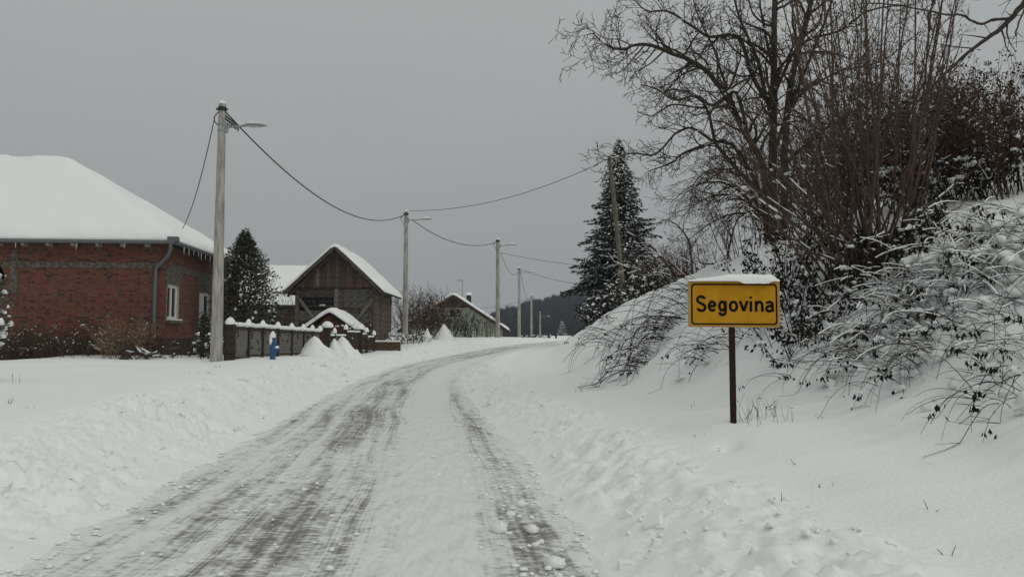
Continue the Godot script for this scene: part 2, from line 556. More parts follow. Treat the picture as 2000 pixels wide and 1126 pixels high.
func make_ground() -> void:
	var ds := PackedFloat32Array()
	var d := -14.0
	while d < 900.0:
		ds.push_back(d)
		var st := 0.05 if d > 3.5 else 0.4
		d += maxf(st, (d - 4.0) * 0.0072 if d < 60.0 else d * 0.02)
	var os := PackedFloat32Array()
	var right := []
	var o := 0.0
	while o < 800.0:
		right.append(o)
		var st := 0.045
		if o < 1.4: st = 0.35
		elif o > 4.2: st = minf(0.045 + (o - 4.2) * 0.055, 60.0)
		if o > 8.0: st = maxf(st, 0.22)
		o += st
	for i in range(right.size() - 1, 0, -1): os.push_back(-right[i])
	for q in right: os.push_back(q)
	var mb := MB.new()
	var cols := os.size()
	for dd in ds:
		var c := look(t_cx, dd)
		for oo in os:
			mb.v.push_back(Vector3(c + oo, ground_h(oo, dd), -dd))
	mb.grid(0, ds.size(), cols)
	var g := put(mb, "ground", M.snow, self)
	structure(g, "deep smooth snow over field and bank, plowed into rough berms along the road")

# packed snow worn through to icy asphalt: dark bands where the wheels and the plow blade ran
func road_image(w: int, h: int, d0: float, d1: float) -> Image:
	var out := PackedByteArray(); out.resize(w * h * 3)
	var n1 := noise(0.55, 201, FastNoiseLite.TYPE_SIMPLEX_SMOOTH, 3)
	var n2 := noise(3.2, 202, FastNoiseLite.TYPE_SIMPLEX_SMOOTH, 4)
	var n3 := noise(14.0, 203, FastNoiseLite.TYPE_SIMPLEX_SMOOTH, 2)
	var lanes := PackedFloat32Array()
	var n4 := noise(2.6, 204, FastNoiseLite.TYPE_SIMPLEX_SMOOTH, 3)
	for y in h:
		var d := lerpf(d0, d1, (y + 0.5) / h)
		var wander := 0.12 * n1.get_noise_2d(d * 0.25, 50.0)
		var a1 := 0.75 + 0.7 * n1.get_noise_2d(d * 0.33, 10.0)
		var a2 := 0.75 + 0.8 * n1.get_noise_2d(d * 0.30, 20.0)
		var a3 := 0.75 + 0.6 * n1.get_noise_2d(d * 0.36, 30.0)
		var a4 := 0.75 + 0.8 * n1.get_noise_2d(d * 0.3, 40.0)
		var far := ss(14.0, 30.0, d)
		var hw := half_width(d)
		for x in w:
			var o := (x + 0.5) / w * 5.0 - 2.5
			var oo := o + wander
			var p := 0.09
			p += a1 * 0.58 * exp(-pow((oo + 0.50) / 0.46, 2.0)) * (1.0 - 0.25 * far)
			p += a2 * 0.40 * exp(-pow((oo + 1.22) / 0.24, 2.0))
			p += a2 * 0.46 * exp(-pow((oo + 1.82) / 0.20, 2.0))
			p += a3 * 0.50 * exp(-pow((oo - 1.60) / 0.36, 2.0)) * (1.0 - 0.55 * far)
			p += a4 * 0.36 * exp(-pow((oo - 0.14) / 0.17, 2.0))
			p += far * 0.25 * a1 * exp(-pow((oo - 0.1) / 0.30, 2.0))
			p -= 0.50 * exp(-pow((oo - 0.88) / 0.40, 2.0))
			p += 0.30 * n4.get_noise_2d(oo * 2.2, d * 0.09)          # streaks along the road
			p += 0.22 * n4.get_noise_2d(oo * 6.0 + 40.0, d * 0.10)
			# ridges left between the wheel tracks and the fine lines of tyre treads
			for q in [-0.92, -1.5]:
				p -= 0.30 * exp(-pow((oo - q) / 0.055, 2.0))
			for q in [0.05, 0.26, -1.06, -0.80]:
				var z: float = absf(oo - q)
				if z < 0.08: p += 0.11 * cos(z * 150.0) - 0.03
			p -= 0.75 * ss(hw - 0.34, hw + 0.06, absf(o) + 0.22 * n2.get_noise_2d(o * 0.7, d * 0.6))
			var g := 0.42 * n2.get_noise_2d(o * 0.6, d * 0.7) + 0.55 * n3.get_noise_2d(o * 0.5, d)
			var b := ss(0.05, 0.95, p + 0.70 * g)
			var s := 1.0 + 0.06 * n3.get_noise_2d(o * 2.0 + 9.0, d * 2.0)
			var c := Color(0.755 * s, 0.77 * s, 0.755 * s).lerp(Color(0.118, 0.112, 0.098), b * 0.94).linear_to_srgb()
			var k := (y * w + x) * 3
			out[k] = int(clampf(c.r, 0, 1) * 255); out[k + 1] = int(clampf(c.g, 0, 1) * 255); out[k + 2] = int(clampf(c.b, 0, 1) * 255)
	return Image.create_from_data(w, h, false, Image.FORMAT_RGB8, out)

func make_road() -> void:
	var am := ArrayMesh.new()
	var spans := [[3.0, 27.0, 512, 1792], [27.0, 95.0, 256, 1024]]
	var n2 := noise(3.2, 202, FastNoiseLite.TYPE_SIMPLEX_SMOOTH, 4)
	for sp in spans:
		var m := StandardMaterial3D.new()
		m.albedo_texture = ImageTexture.create_from_image(road_image(sp[2], sp[3], sp[0], sp[1]))
		m.roughness = 0.55
		m.normal_enabled = true
		m.normal_texture = bump_tex(noise(0.06, 210, FastNoiseLite.TYPE_SIMPLEX_SMOOTH, 4).get_seamless_image(512, 512), 5.0)
		m.normal_scale = 0.35
		var mb := MB.new()
		var d: float = sp[0]
		if d < 4.0: d = 3.0
		var rows := 0
		var cols := 101
		while true:
			d = minf(d, sp[1])
			var c := look(t_cx, d)
			var el := look(t_el, d)
			for j in cols:
				var o := -2.5 + 5.0 * j / (cols - 1)
				var y := el + 0.012 * n2.get_noise_2d(o, d * 0.8) * (1.0 - ss(20, 40, d))
				y += 0.012 * exp(-pow((o - 0.88) / 0.5, 2.0))
				y -= 0.5 * ss(half_width(d) + 0.12, half_width(d) + 0.5, absf(o))
				mb.v.push_back(Vector3(c + o, y, -d))
				mb.uv.push_back(Vector2((o + 2.5) / 5.0, (d - sp[0]) / (sp[1] - sp[0])))
			rows += 1
			if d >= sp[1]: break
			d += maxf(0.06, d * 0.01)
		mb.grid(0, rows, cols)
		mb.surface(am, m)
	var r := putm(am, "road", self)
	structure(r, "plowed village road of packed snow worn to grey icy asphalt in streaks")
	# the stretch of road behind the camera
	var mb2 := MB.new()
	for i in 2:
		for j in 2:
			mb2.v.push_back(Vector3(look(t_cx, 3.0 - i * 16.0) - 2.1 + 4.2 * j, 0.002, -(3.0 - i * 16.0)))
	mb2.ix = PackedInt32Array([0, 1, 2, 1, 3, 2])
	for i in 4: mb2.n.push_back(Vector3.UP)
	structure(put(mb2, numbered("road"), flat(0.45, 0.45, 0.43), self))

# hip, gable or flat roof snow: y = f(x, z) plus a thick layer with rounded edges
func snow_cover(f: Callable, x0: float, x1: float, z0: float, z1: float, nx: int, nz: int, thick: float, sd: int, edge := 0.25) -> MB:
	var mb := MB.new()
	var nn := noise(0.9, sd, FastNoiseLite.TYPE_SIMPLEX_SMOOTH, 3)
	var xs := PackedFloat32Array(); var zs := PackedFloat32Array()
	# denser towards the edges
	for i in nx + 1:
		var t := float(i) / nx
		xs.push_back(lerpf(x0, x1, lerpf(t, ss(0, 1, t), 0.75)))
	for i in nz + 1:
		var t := float(i) / nz
		zs.push_back(lerpf(z0, z1, lerpf(t, ss(0, 1, t), 0.75)))
	for i in nz + 1:
		for j in nx + 1:
			var x := xs[j]; var z := zs[i]
			var e := minf(minf(x - x0, x1 - x), minf(z - z0, z1 - z))
			var q := clampf(e / edge, 0.0, 1.0)
			var k := sqrt(1.0 - (1.0 - q) * (1.0 - q))
			var y: float = f.call(x, z) + 0.02 + thick * (0.25 + 0.75 * k) * (1.0 + 0.34 * nn.get_noise_2d(x * 0.7, z * 0.7) + 0.12 * nn.get_noise_2d(x * 3.0, z * 3.0))
			mb.v.push_back(Vector3(x + 0.055 * nn.get_noise_2d(z * 2.0, x) * (1.0 - q), y, z + 0.055 * nn.get_noise_2d(x * 2.0, z) * (1.0 - q)))
	mb.grid(0, nz + 1, nx + 1)
	# skirts
	var rim := []
	for j in nx + 1: rim.append(nz * (nx + 1) + j)
	for i in range(nz - 1, -1, -1): rim.append(i * (nx + 1) + nx)
	for j in range(nx - 1, -1, -1): rim.append(j)
	for i in range(1, nz + 1): rim.append(i * (nx + 1))
	for i in rim.size() - 1:
		var a: Vector3 = mb.v[rim[i]]; var b: Vector3 = mb.v[rim[i + 1]]
		var a2 := Vector3(a.x, f.call(clampf(a.x, x0, x1), clampf(a.z, z0, z1)) + 0.004, a.z)
		var b2 := Vector3(b.x, f.call(clampf(b.x, x0, x1), clampf(b.z, z0, z1)) + 0.004, b.z)
		mb.quad(a2, b2, b, a)
	return mb
# ---------------------------------------------------------------- buildings

# wall in the plane x = 0 (side) or z = 0 (front) with rectangular openings: list of [a0, a1, y0, y1] along the wall
func wall_pieces(mb: MB, a0: float, a1: float, y0: float, y1: float, holes: Array, thick: float, side: bool) -> void:
	var cuts := [a0, a1]
	for h in holes:
		cuts.append(h[0]); cuts.append(h[1])
	cuts.sort()
	for i in cuts.size() - 1:
		var c0: float = cuts[i]; var c1: float = cuts[i + 1]
		if c1 - c0 < 0.001: continue
		var mid := (c0 + c1) * 0.5
		var spans := [[y0, y1]]
		for h in holes:
			if mid > h[0] and mid < h[1]:
				spans = [[y0, h[2]], [h[3], y1]]
		for s in spans:
			var c := Vector3(mid, (s[0] + s[1]) * 0.5, -thick * 0.5)
			var z := Vector3(c1 - c0, s[1] - s[0], thick)
			if side:
				mb.box(Vector3(-thick * 0.5, c.y, mid), Vector3(thick, z.y, z.x))
			else:
				mb.box(c, z)

func frame_rect(mb: MB, p: Vector3, ax: Vector3, w: float, h: float, bw: float, t: float, out: Vector3) -> void:
	# four bars round a rectangle centred at p; ax along the width, out = facing
	var up := Vector3.UP
	for s in [-1.0, 1.0]:
		mb.bar(p + ax * (s * (w - bw) * 0.5) - up * h * 0.5, p + ax * (s * (w - bw) * 0.5) + up * h * 0.5, ax, bw, t)
		mb.bar(p + up * (s * (h - bw) * 0.5) - ax * (w * 0.5 - bw), p + up * (s * (h - bw) * 0.5) + ax * (w * 0.5 - bw), up, bw, t * 0.96)

func make_brick_house() -> void:
	var t := thing("brick_house", "red brick house with a thick snow covered hip roof beside the concrete pole", "house", Vector3(-12.15, 0, -27.0), "", 0.0816)
	var W := 15.0; var D := 9.6
	var base := 0.1; var top := 4.92
	var z1 := [-1.42, -0.20]; var z2 := [-5.2, -3.75]
	var holes := [[z1[0], z1[1], 2.2, 3.5], [z2[0], z2[1], 2.0, 3.42]]
	var mb := MB.new()
	wall_pieces(mb, -W, -0.0, 1.55, top, [], 0.3, false)
	var wall := put(mb, "wall", M.brick, t)
	wall.set_meta("label", "long unplastered brick wall facing the road sign")
	mb = MB.new()
	wall_pieces(mb, -D, -0.302, 1.55, top, holes, 0.3, true)
	put(mb, "wall", M.brick, t)
	mb = MB.new()
	mb.box(Vector3(-W * 0.5, 2.5, -D + 0.152), Vector3(W - 0.62, 4.8, 0.3))
	mb.box(Vector3(-W + 0.15, 2.5, -D * 0.5), Vector3(0.3, 4.8, D - 0.62))
	put(mb, "wall", M.brick, t)
	mb = MB.new()
	mb.box(Vector3(-W * 0.5, (base + 1.548) * 0.5, -D * 0.5), Vector3(W + 0.05, 1.548 - base, D + 0.05))
	var pl := put(mb, "plinth", M.plinth, t)
	pl.set_meta("label", "dark damp plinth")
	mb = MB.new()
	mb.box(Vector3(-W * 0.5, 4.10, 0.012), Vector3(W - 0.02, 0.19, 0.03))
	put(mb, "bond_beam", M.beam, t)
	mb = MB.new()
	mb.box(Vector3(-5.05, 3.85, 0.006), Vector3(0.26, 1.5, 0.02))
	put(mb, "concrete_column", M.beam, t)
	mb = MB.new()
	mb.box(Vector3(0.008, 4.08, -D * 0.5 - 0.1), Vector3(0.03, 0.26, D - 0.3))
	put(mb, "bond_beam", M.beam, t)
	for h in holes:
		mb = MB.new()
		mb.box(Vector3(0.006, (h[3] + 3.95) * 0.5, (h[0] + h[1]) * 0.5), Vector3(0.024, 3.95 - h[3], h[1] - h[0] + 0.34))
		put(mb, "lintel", M.beam, t)
		# jambs plastered pale
		for zz in [h[0] + 0.012, h[1] - 0.012]:
			mb = MB.new()
			mb.box(Vector3(-0.146, (h[2] + h[3]) * 0.5, zz), Vector3(0.30, h[3] - h[2] - 0.004, 0.024))
			put(mb, "reveal", M.plaster, t)
		var hw: float = h[1] - h[0] - 0.05
		var hh: float = h[3] - h[2]
		var c := Vector3(-0.10, (h[2] + h[3]) * 0.5, (h[0] + h[1]) * 0.5)
		mb = MB.new()
		frame_rect(mb, c, Vector3.BACK, hw, hh - 0.006, 0.07, 0.07, Vector3.RIGHT)
		var win := put(mb, "window", M.pvc, t)
		mb = MB.new()
		for s in [-1.0, 1.0]:
			frame_rect(mb, c + Vector3(0.012, 0, s * (hw - 0.14) * 0.25), Vector3.BACK, (hw - 0.14) * 0.5 - 0.004, hh - 0.16, 0.055, 0.06, Vector3.RIGHT)
		put(mb, "sash", M.pvc, win)
		for s in [-1.0, 1.0]:
			mb = MB.new()
			mb.box(c + Vector3(0.0, 0, s * (hw - 0.14) * 0.25), Vector3(0.012, hh - 0.27, (hw - 0.14) * 0.5 - 0.115))
			put(mb, "pane", M.glass, win)
		mb = MB.new()
		mb.box(Vector3(0.03, h[2] - 0.052, c.z), Vector3(0.34, 0.1, h[1] - h[0] + 0.16))
		put(mb, "sill", M.beam, win)
		mb = MB.new()
		mb.box(Vector3(0.06, h[2] + 0.024, c.z), Vector3(0.22, 0.045, h[1] - h[0] - 0.05))
		put(mb, "sill_snow", M.snow, win)
	# a white shutter panel folded in the near half of the second window
	mb = MB.new()
	mb.box(Vector3(-0.03, 2.71, z2[1] - 0.36), Vector3(0.03, 1.24, 0.60))
	put(mb, "shutter", M.pvc, t)
	# roof deck, fascia, rafters, snow
	var ov := 0.42
	var x0 := -W - ov; var x1 := ov; var za := -D - ov; var zb := ov
	var eave := 4.93
	var run := 5.22; var rise := 3.9
	var hipf := func(x: float, z: float) -> float:
		var a := (zb - z) / run
		var b := (z - za) / run
		var c := (x1 - x) / 6.2
		var d := (x - x0) / 6.2
		var m := minf(minf(a, b), minf(c, d))
		# soft minimum rounds ridge and hips a little
		var k := 26.0
		var sm := -log(exp(-k * a) + exp(-k * b) + exp(-k * c) + exp(-k * d)) / k
		return eave + rise * maxf(lerpf(m, sm, 0.9), 0.0)
	mb = MB.new()
	var ym := eave + rise * 0.985
	var A := Vector3(x0, eave - 0.02, zb); var B := Vector3(x1, eave - 0.02, zb); var C := Vector3(x1, eave - 0.02, za); var E := Vector3(x0, eave - 0.02, za)
	var R0 := Vector3(x0 + 6.2, ym, (za + zb) * 0.5); var R1 := Vector3(x1 - 6.2, ym, (za + zb) * 0.5)
	mb.quad(A, B, R1, R0); mb.tri(B, C, R1); mb.quad(C, E, R0, R1); mb.tri(E, A, R0)
	mb.box(Vector3((x0 + x1) * 0.5, eave - 0.07, (za + zb) * 0.5), Vector3(x1 - x0 - 0.01, 0.05, zb - za - 0.01))
	var roof := put(mb, "roof", M.dark_roof, t)
	var sc := snow_cover(hipf, x0, x1, za, zb, 72, 60, 0.24, 61, 0.3)
	put(sc, "roof_snow", M.snow_smooth, roof)
	for i in 17:
		mb = MB.new()
		mb.box(Vector3(-0.55 - i * 0.82, eave - 0.14, 0.17), Vector3(0.10, 0.11, 0.32))
		put(mb, "rafter_end", M.plaster, roof)
	# gutters and downpipe
	for g in [[Vector3(x0, eave - 0.06, zb + 0.065), Vector3(x1 + 0.08, eave - 0.06, zb + 0.065)], [Vector3(x1 + 0.065, eave - 0.07, zb + 0.07), Vector3(x1 + 0.065, eave - 0.07, za)]]:
		mb = MB.new()
		mb.rod(g[0], g[1], 0.075, 0.075, 10)
		put(mb, "gutter", M.zinc, t)
	mb = MB.new()
	var dp := PackedVector3Array([Vector3(x1 - 0.10, eave - 0.08, zb + 0.05), Vector3(x1 - 0.11, eave - 0.32, zb + 0.03), Vector3(x1 - 0.25, eave - 0.52, 0.28), Vector3(-0.26, 4.02, 0.10), Vector3(-0.29, 3.88, 0.085), Vector3(-0.30, 3.0, 0.085), Vector3(-0.30, 1.55, 0.085)])
	var rr := PackedFloat32Array(); rr.resize(dp.size()); rr.fill(0.06)
	mb.tube(dp, rr, 10, true)
	put(mb, "downpipe", M.zinc, t)
	mb = MB.new()
	mb.box(Vector3(x1 - 0.02, eave + 0.05, zb + 0.03), Vector3(0.34, 0.16, 0.22))
	put(mb, "gutter_box", M.zinc, t)
	var r := rnd(5)
	for i in 16:
		mb = MB.new()
		var l := r.randf_range(0.10, 0.30)
		var on_side := i < 10
		var p := Vector3(x1 + 0.07, eave - 0.14, -0.3 - i * 0.5 - r.randf() * 0.2) if on_side else Vector3(-0.5 - (i - 10) * 1.7 - r.randf(), eave - 0.13, zb + 0.07)
		mb.rod(p, p + Vector3(0, -l, 0), 0.016, 0.002, 5)
		put(mb, "icicle", M.ice, t)

func make_barn() -> void:
	# local origin at the middle of the front wall, on the ground
	var t := thing("timber_barn", "old grey timber barn with a boarded gable and snow covered roof", "barn", Vector3(-9.32, 0.0, -41.0))
	var hw := 2.07; var D := 5.2
	var r := rnd(8)
	var mb := MB.new()
	# dark core inside so that gaps between boards read black
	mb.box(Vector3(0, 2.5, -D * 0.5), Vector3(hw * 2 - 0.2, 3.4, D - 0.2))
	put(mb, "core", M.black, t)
	# foundation of mud brick
	mb = MB.new()
	mb.box(Vector3(0, 1.0, -D * 0.5), Vector3(hw * 2 + 0.04, 1.1, D + 0.04))
	put(mb, "foundation", M.mud, t)
	# front: horizontal planks left and right of the middle post
	for half in [-1.0, 1.0]:
		var y := 1.56
		while y < 4.15:
			var h := r.randf_range(0.2, 0.31)
			if y + h > 4.15: h = 4.17 - y
			var xa: float = -hw + 0.06 if half < 0 else 0.1
			var xb: float = -0.1 if half < 0 else hw - 0.06
			var cut_window: bool = half < 0 and y + h > 3.20 and y < 3.76
			if cut_window:
				if y + h > 3.80:
					h = y + h - 3.78; y = 3.78
				else:
					y += h
					continue
			mb = MB.new()
			mb.box(Vector3((xa + xb) * 0.5, y + h * 0.5, 0.0 + r.randf_range(-0.012, 0.012)), Vector3(xb - xa, h - 0.012, 0.05))
			put(mb, "plank", M.wood_h[r.randi_range(0, 3) if r.randf() < 0.6 else 3], t)
			y += h
	# window strip with two rows of four panes
	mb = MB.new()
	mb.box(Vector3(-0.985, 3.49, -0.03), Vector3(1.77, 0.52, 0.02))
	var win := put(mb, "window", M.glass, t)
	mb = MB.new()
	frame_rect(mb, Vector3(-0.985, 3.49, 0.02), Vector3.RIGHT, 1.79, 0.56, 0.04, 0.06, Vector3.BACK)
	put(mb, "frame", M.wood_h[3], win)
	mb = MB.new()
	for i in 3: mb.box(Vector3(-0.985 - 0.66 + 0.44 + i * 0.44, 3.49, 0.012), Vector3(0.02, 0.5, 0.025))
	mb.box(Vector3(-0.985, 3.49, 0.012), Vector3(1.7, 0.02, 0.022))
	put(mb, "glazing_bar", M.wood_h[3], win)
	mb = MB.new()
	mb.box(Vector3(-0.75, 3.28, 0.0), Vector3(0.3, 0.11, 0.012))
	put(mb, "paper_sheet", M.pvc, win)
	# posts, sill beams and braces proud of the planks
	for a in [[-hw, 0.2], [0.0, 0.2], [hw, 0.2]]:
		mb = MB.new()
		mb.bbox(Vector3(a[0], 2.86, 0.035), Vector3(a[1], 2.66, 0.16), 0.012)
		put(mb, "post", M.wood_v[3 if a[0] == 0.0 else 0], t)
	mb = MB.new()
	mb.bbox(Vector3(0, 4.26, 0.05), Vector3(hw * 2 + 0.3, 0.17, 0.19), 0.01)
	put(mb, "tie_beam", M.wood_h[1], t)
	mb = MB.new()
	mb.bar(Vector3(-hw + 0.12, 3.62, 0.055), Vector3(-hw + 1.0, 2.45, 0.055), Vector3.RIGHT, 0.15, 0.07)
	put(mb, "brace", M.wood_v[3], t)
	mb = MB.new()
	mb.bar(Vector3(hw - 0.12, 3.60, 0.055), Vector3(hw - 1.1, 2.36, 0.055), Vector3.RIGHT, 0.15, 0.07)
	put(mb, "brace", M.wood_v[3], t)
	# gable boards, each cut to the slope, with uneven lower ends
	var pitch := 2.42 / 2.57
	var apex := 6.32
	var x := -hw + 0.05
	while x < hw - 0.05:
		var w := r.randf_range(0.11, 0.18)
		var xb := minf(x + w, hw)
		var ya := apex - absf(x) * pitch - 0.1
		var yb := apex - absf(xb) * pitch - 0.1
		var lo := 4.30 - r.randf_range(0.0, 0.07)
		if ya > lo + 0.05 or yb > lo + 0.05:
			ya = maxf(ya, lo + 0.03); yb = maxf(yb, lo + 0.03)
			var zf := 0.16 + r.randf_range(-0.012, 0.012)
			mb = MB.new()
			mb.hexa([Vector3(x + 0.006, lo, zf), Vector3(xb - 0.006, lo, zf), Vector3(xb - 0.006, lo, zf - 0.03), Vector3(x + 0.006, lo, zf - 0.03), Vector3(x + 0.006, ya, zf), Vector3(xb - 0.006, yb, zf), Vector3(xb - 0.006, yb, zf - 0.03), Vector3(x + 0.006, ya, zf - 0.03)])
			put(mb, "gable_board", M.wood_v[[0, 1, 2, 1, 0, 3, 1][r.randi_range(0, 6)]], t)
		x = xb
	# core behind gable
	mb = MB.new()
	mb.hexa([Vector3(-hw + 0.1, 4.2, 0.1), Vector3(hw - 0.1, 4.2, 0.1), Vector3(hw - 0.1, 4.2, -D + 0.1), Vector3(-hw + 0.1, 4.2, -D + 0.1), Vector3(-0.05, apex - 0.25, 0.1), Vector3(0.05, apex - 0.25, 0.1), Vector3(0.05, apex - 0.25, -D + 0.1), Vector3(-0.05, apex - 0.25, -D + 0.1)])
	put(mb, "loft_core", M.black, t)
	# right side wall: vertical boards with a small window
	var z := -0.12
	while z > -D + 0.05:
		var w := r.randf_range(0.16, 0.26)
		mb = MB.new()
		mb.box(Vector3(hw + 0.02 + r.randf_range(-0.01, 0.01), 2.86, z - w * 0.5), Vector3(0.05, 2.7, w - 0.012))
		put(mb, "side_board", M.wood_v[r.randi_range(0, 1)], t)
		z -= w
	mb = MB.new()
	mb.box(Vector3(hw + 0.058, 3.24, -2.0), Vector3(0.02, 0.72, 0.5))
	var w2 := put(mb, "window", M.glass, t)
	mb = MB.new()
	frame_rect(mb, Vector3(hw + 0.07, 3.24, -2.0), Vector3.BACK, 0.6, 0.82, 0.06, 0.05, Vector3.RIGHT)
	put(mb, "frame", M.wood_v[3], w2)
	mb = MB.new()
	mb.box(Vector3(hw + 0.075, 3.24, -2.0), Vector3(0.02, 0.7, 0.025))
	mb.box(Vector3(hw + 0.075, 3.24, -2.0), Vector3(0.018, 0.025, 0.48))
	put(mb, "glazing_bar", M.wood_v[3], w2)
	mb = MB.new()
	mb.box(Vector3(-hw - 0.02, 2.86, -D * 0.5), Vector3(0.05, 2.7, D - 0.1))
	mb.box(Vector3(0, 2.8, -D - 0.02), Vector3(hw * 2, 2.8, 0.05))
	put(mb, "rear_wall", M.wood_v[1], t)
	# roof: two slabs, barge boards, snow
	var e := 2.62; var ridge := 6.46; var ev := ridge - e * pitch
	var f := 0.62; var bk := -D - 0.55
	mb = MB.new()
	for s in [-1.0, 1.0]:
		var p := [Vector3(0, ridge - 0.12, f), Vector3(s * e, ev - 0.12, f), Vector3(s * e, ev - 0.12, bk), Vector3(0, ridge - 0.12, bk), Vector3(0, ridge, f), Vector3(s * e, ev, f), Vector3(s * e, ev, bk), Vector3(0, ridge, bk)]
		if s < 0: p = [p[1], p[0], p[3], p[2], p[5], p[4], p[7], p[6]]
		mb.hexa(p)
	var roof := put(mb, "roof", M.dark_roof, t)
	for s in [-1.0, 1.0]:
		mb = MB.new()
		mb.bar(Vector3(0, ridge - 0.13, f + 0.02), Vector3(s * (e + 0.02), ev - 0.13, f + 0.02), Vector3.UP, 0.19, 0.04)
		put(mb, "barge_board", M.wood_h[0], roof)
		mb = MB.new()
		mb.bar(Vector3(0, ridge - 0.30, f - 0.25), Vector3(s * (e - 0.12), ev - 0.26, f - 0.25), Vector3.UP, 0.12, 0.10)
		put(mb, "rafter", M.wood_h[0], roof)
	var gf := func(xx: float, zz: float) -> float:
		return ridge - pitch * sqrt(xx * xx + 0.02)
	put(snow_cover(gf, -e - 0.05, e + 0.05, bk - 0.04, f + 0.06, 44, 26, 0.17, 62, 0.2), "roof_snow", M.snow_smooth, roof)

func make_shed() -> void:
	var c := at(645, 660, 37.2)
	var t := thing("brick_shed", "low brick shed with a snowy gable roof behind the lattice fence", "shed", Vector3(c.x, 0, -37.2))
	var hw := 1.0; var D := 2.3
	var apex := 2.86; var pitch := 0.72
	var mb := MB.new()
	var ye := apex - 0.16 - hw * pitch
	mb.box(Vector3(0, (0.4 + ye) * 0.5, -D * 0.5), Vector3(hw * 2, ye - 0.4, D))
	mb.hexa([Vector3(-hw, ye, 0), Vector3(hw, ye, 0), Vector3(hw, ye, -D), Vector3(-hw, ye, -D), Vector3(-0.02, apex - 0.17, 0), Vector3(0.02, apex - 0.17, 0), Vector3(0.02, apex - 0.17, -D), Vector3(-0.02, apex - 0.17, -D)])
	put(mb, "wall", M.brick, t)
	var e := 1.18; var ev := apex - e * pitch
	mb = MB.new()
	for s in [-1.0, 1.0]:
		var p := [Vector3(0, apex - 0.07, 0.3), Vector3(s * e, ev - 0.07, 0.3), Vector3(s * e, ev - 0.07, -D - 0.2), Vector3(0, apex - 0.07, -D - 0.2), Vector3(0, apex, 0.3), Vector3(s * e, ev, 0.3), Vector3(s * e, ev, -D - 0.2), Vector3(0, apex, -D - 0.2)]
		if s < 0: p = [p[1], p[0], p[3], p[2], p[5], p[4], p[7], p[6]]
		mb.hexa(p)
	var roof := put(mb, "roof", M.wood_h[1], t)
	var gf := func(xx: float, zz: float) -> float:
		return apex - pitch * sqrt(xx * xx + 0.015)
	put(snow_cover(gf, -e - 0.04, e + 0.04, -D - 0.22, 0.34, 26, 16, 0.22, 63, 0.16), "roof_snow", M.snow_smooth, roof)

func make_outbuilding() -> void:
	# long outbuilding behind the evergreen: broad snow roof over dark red boards
	var t := thing("outbuilding", "long outbuilding with a broad white snow roof left of the timber barn", "building", Vector3(-16.3, 0, -58.0))
	var W := 10.0; var D := 10.0
	var mb := MB.new()
	var eave := 4.0; var ridge := 7.35
	mb.box(Vector3(-W * 0.5, 2.3, -D * 0.5), Vector3(W, 3.5, D))
	mb.hexa([Vector3(-W, 4.05, 0), Vector3(0, 4.05, 0), Vector3(0, 4.05, -D), Vector3(-W, 4.05, -D), Vector3(-W, ridge - 0.2, -D * 0.5 + 0.05), Vector3(0, ridge - 0.2, -D * 0.5 + 0.05), Vector3(0, ridge - 0.2, -D * 0.5 - 0.05), Vector3(-W, ridge - 0.2, -D * 0.5 - 0.05)])
	put(mb, "wall", M.red_plank, t)
	for i in 26:
		mb = MB.new()
		mb.box(Vector3(-0.2 - i * 0.385, 2.28, 0.03), Vector3(0.36, 3.4, 0.04))
		put(mb, "wall_board", M.red_plank, t)
	var f := func(x: float, z: float) -> float:
		return ridge - (ridge - eave) * sqrt(pow((z + D * 0.5) / (D * 0.5 + 0.4), 2.0) + 0.0008)
	mb = MB.new()
	for s in [-1.0, 1.0]:
		var zz: float = -D * 0.5 + s * (D * 0.5 + 0.4)
		var p := [Vector3(-W - 0.3, eave - 0.14, zz), Vector3(0.3, eave - 0.14, zz), Vector3(0.3, ridge - 0.14, -D * 0.5), Vector3(-W - 0.3, ridge - 0.14, -D * 0.5), Vector3(-W - 0.3, eave, zz), Vector3(0.3, eave, zz), Vector3(0.3, ridge, -D * 0.5), Vector3(-W - 0.3, ridge, -D * 0.5)]
		if s < 0: p = [p[1], p[0], p[3], p[2], p[5], p[4], p[7], p[6]]
		mb.hexa(p)
	var roof := put(mb, "roof", M.dark_roof, t)
	put(snow_cover(f, -W - 0.33, 0.33, -D - 0.42, 0.42, 30, 40, 0.2, 64, 0.2), "roof_snow", M.snow_smooth, roof)

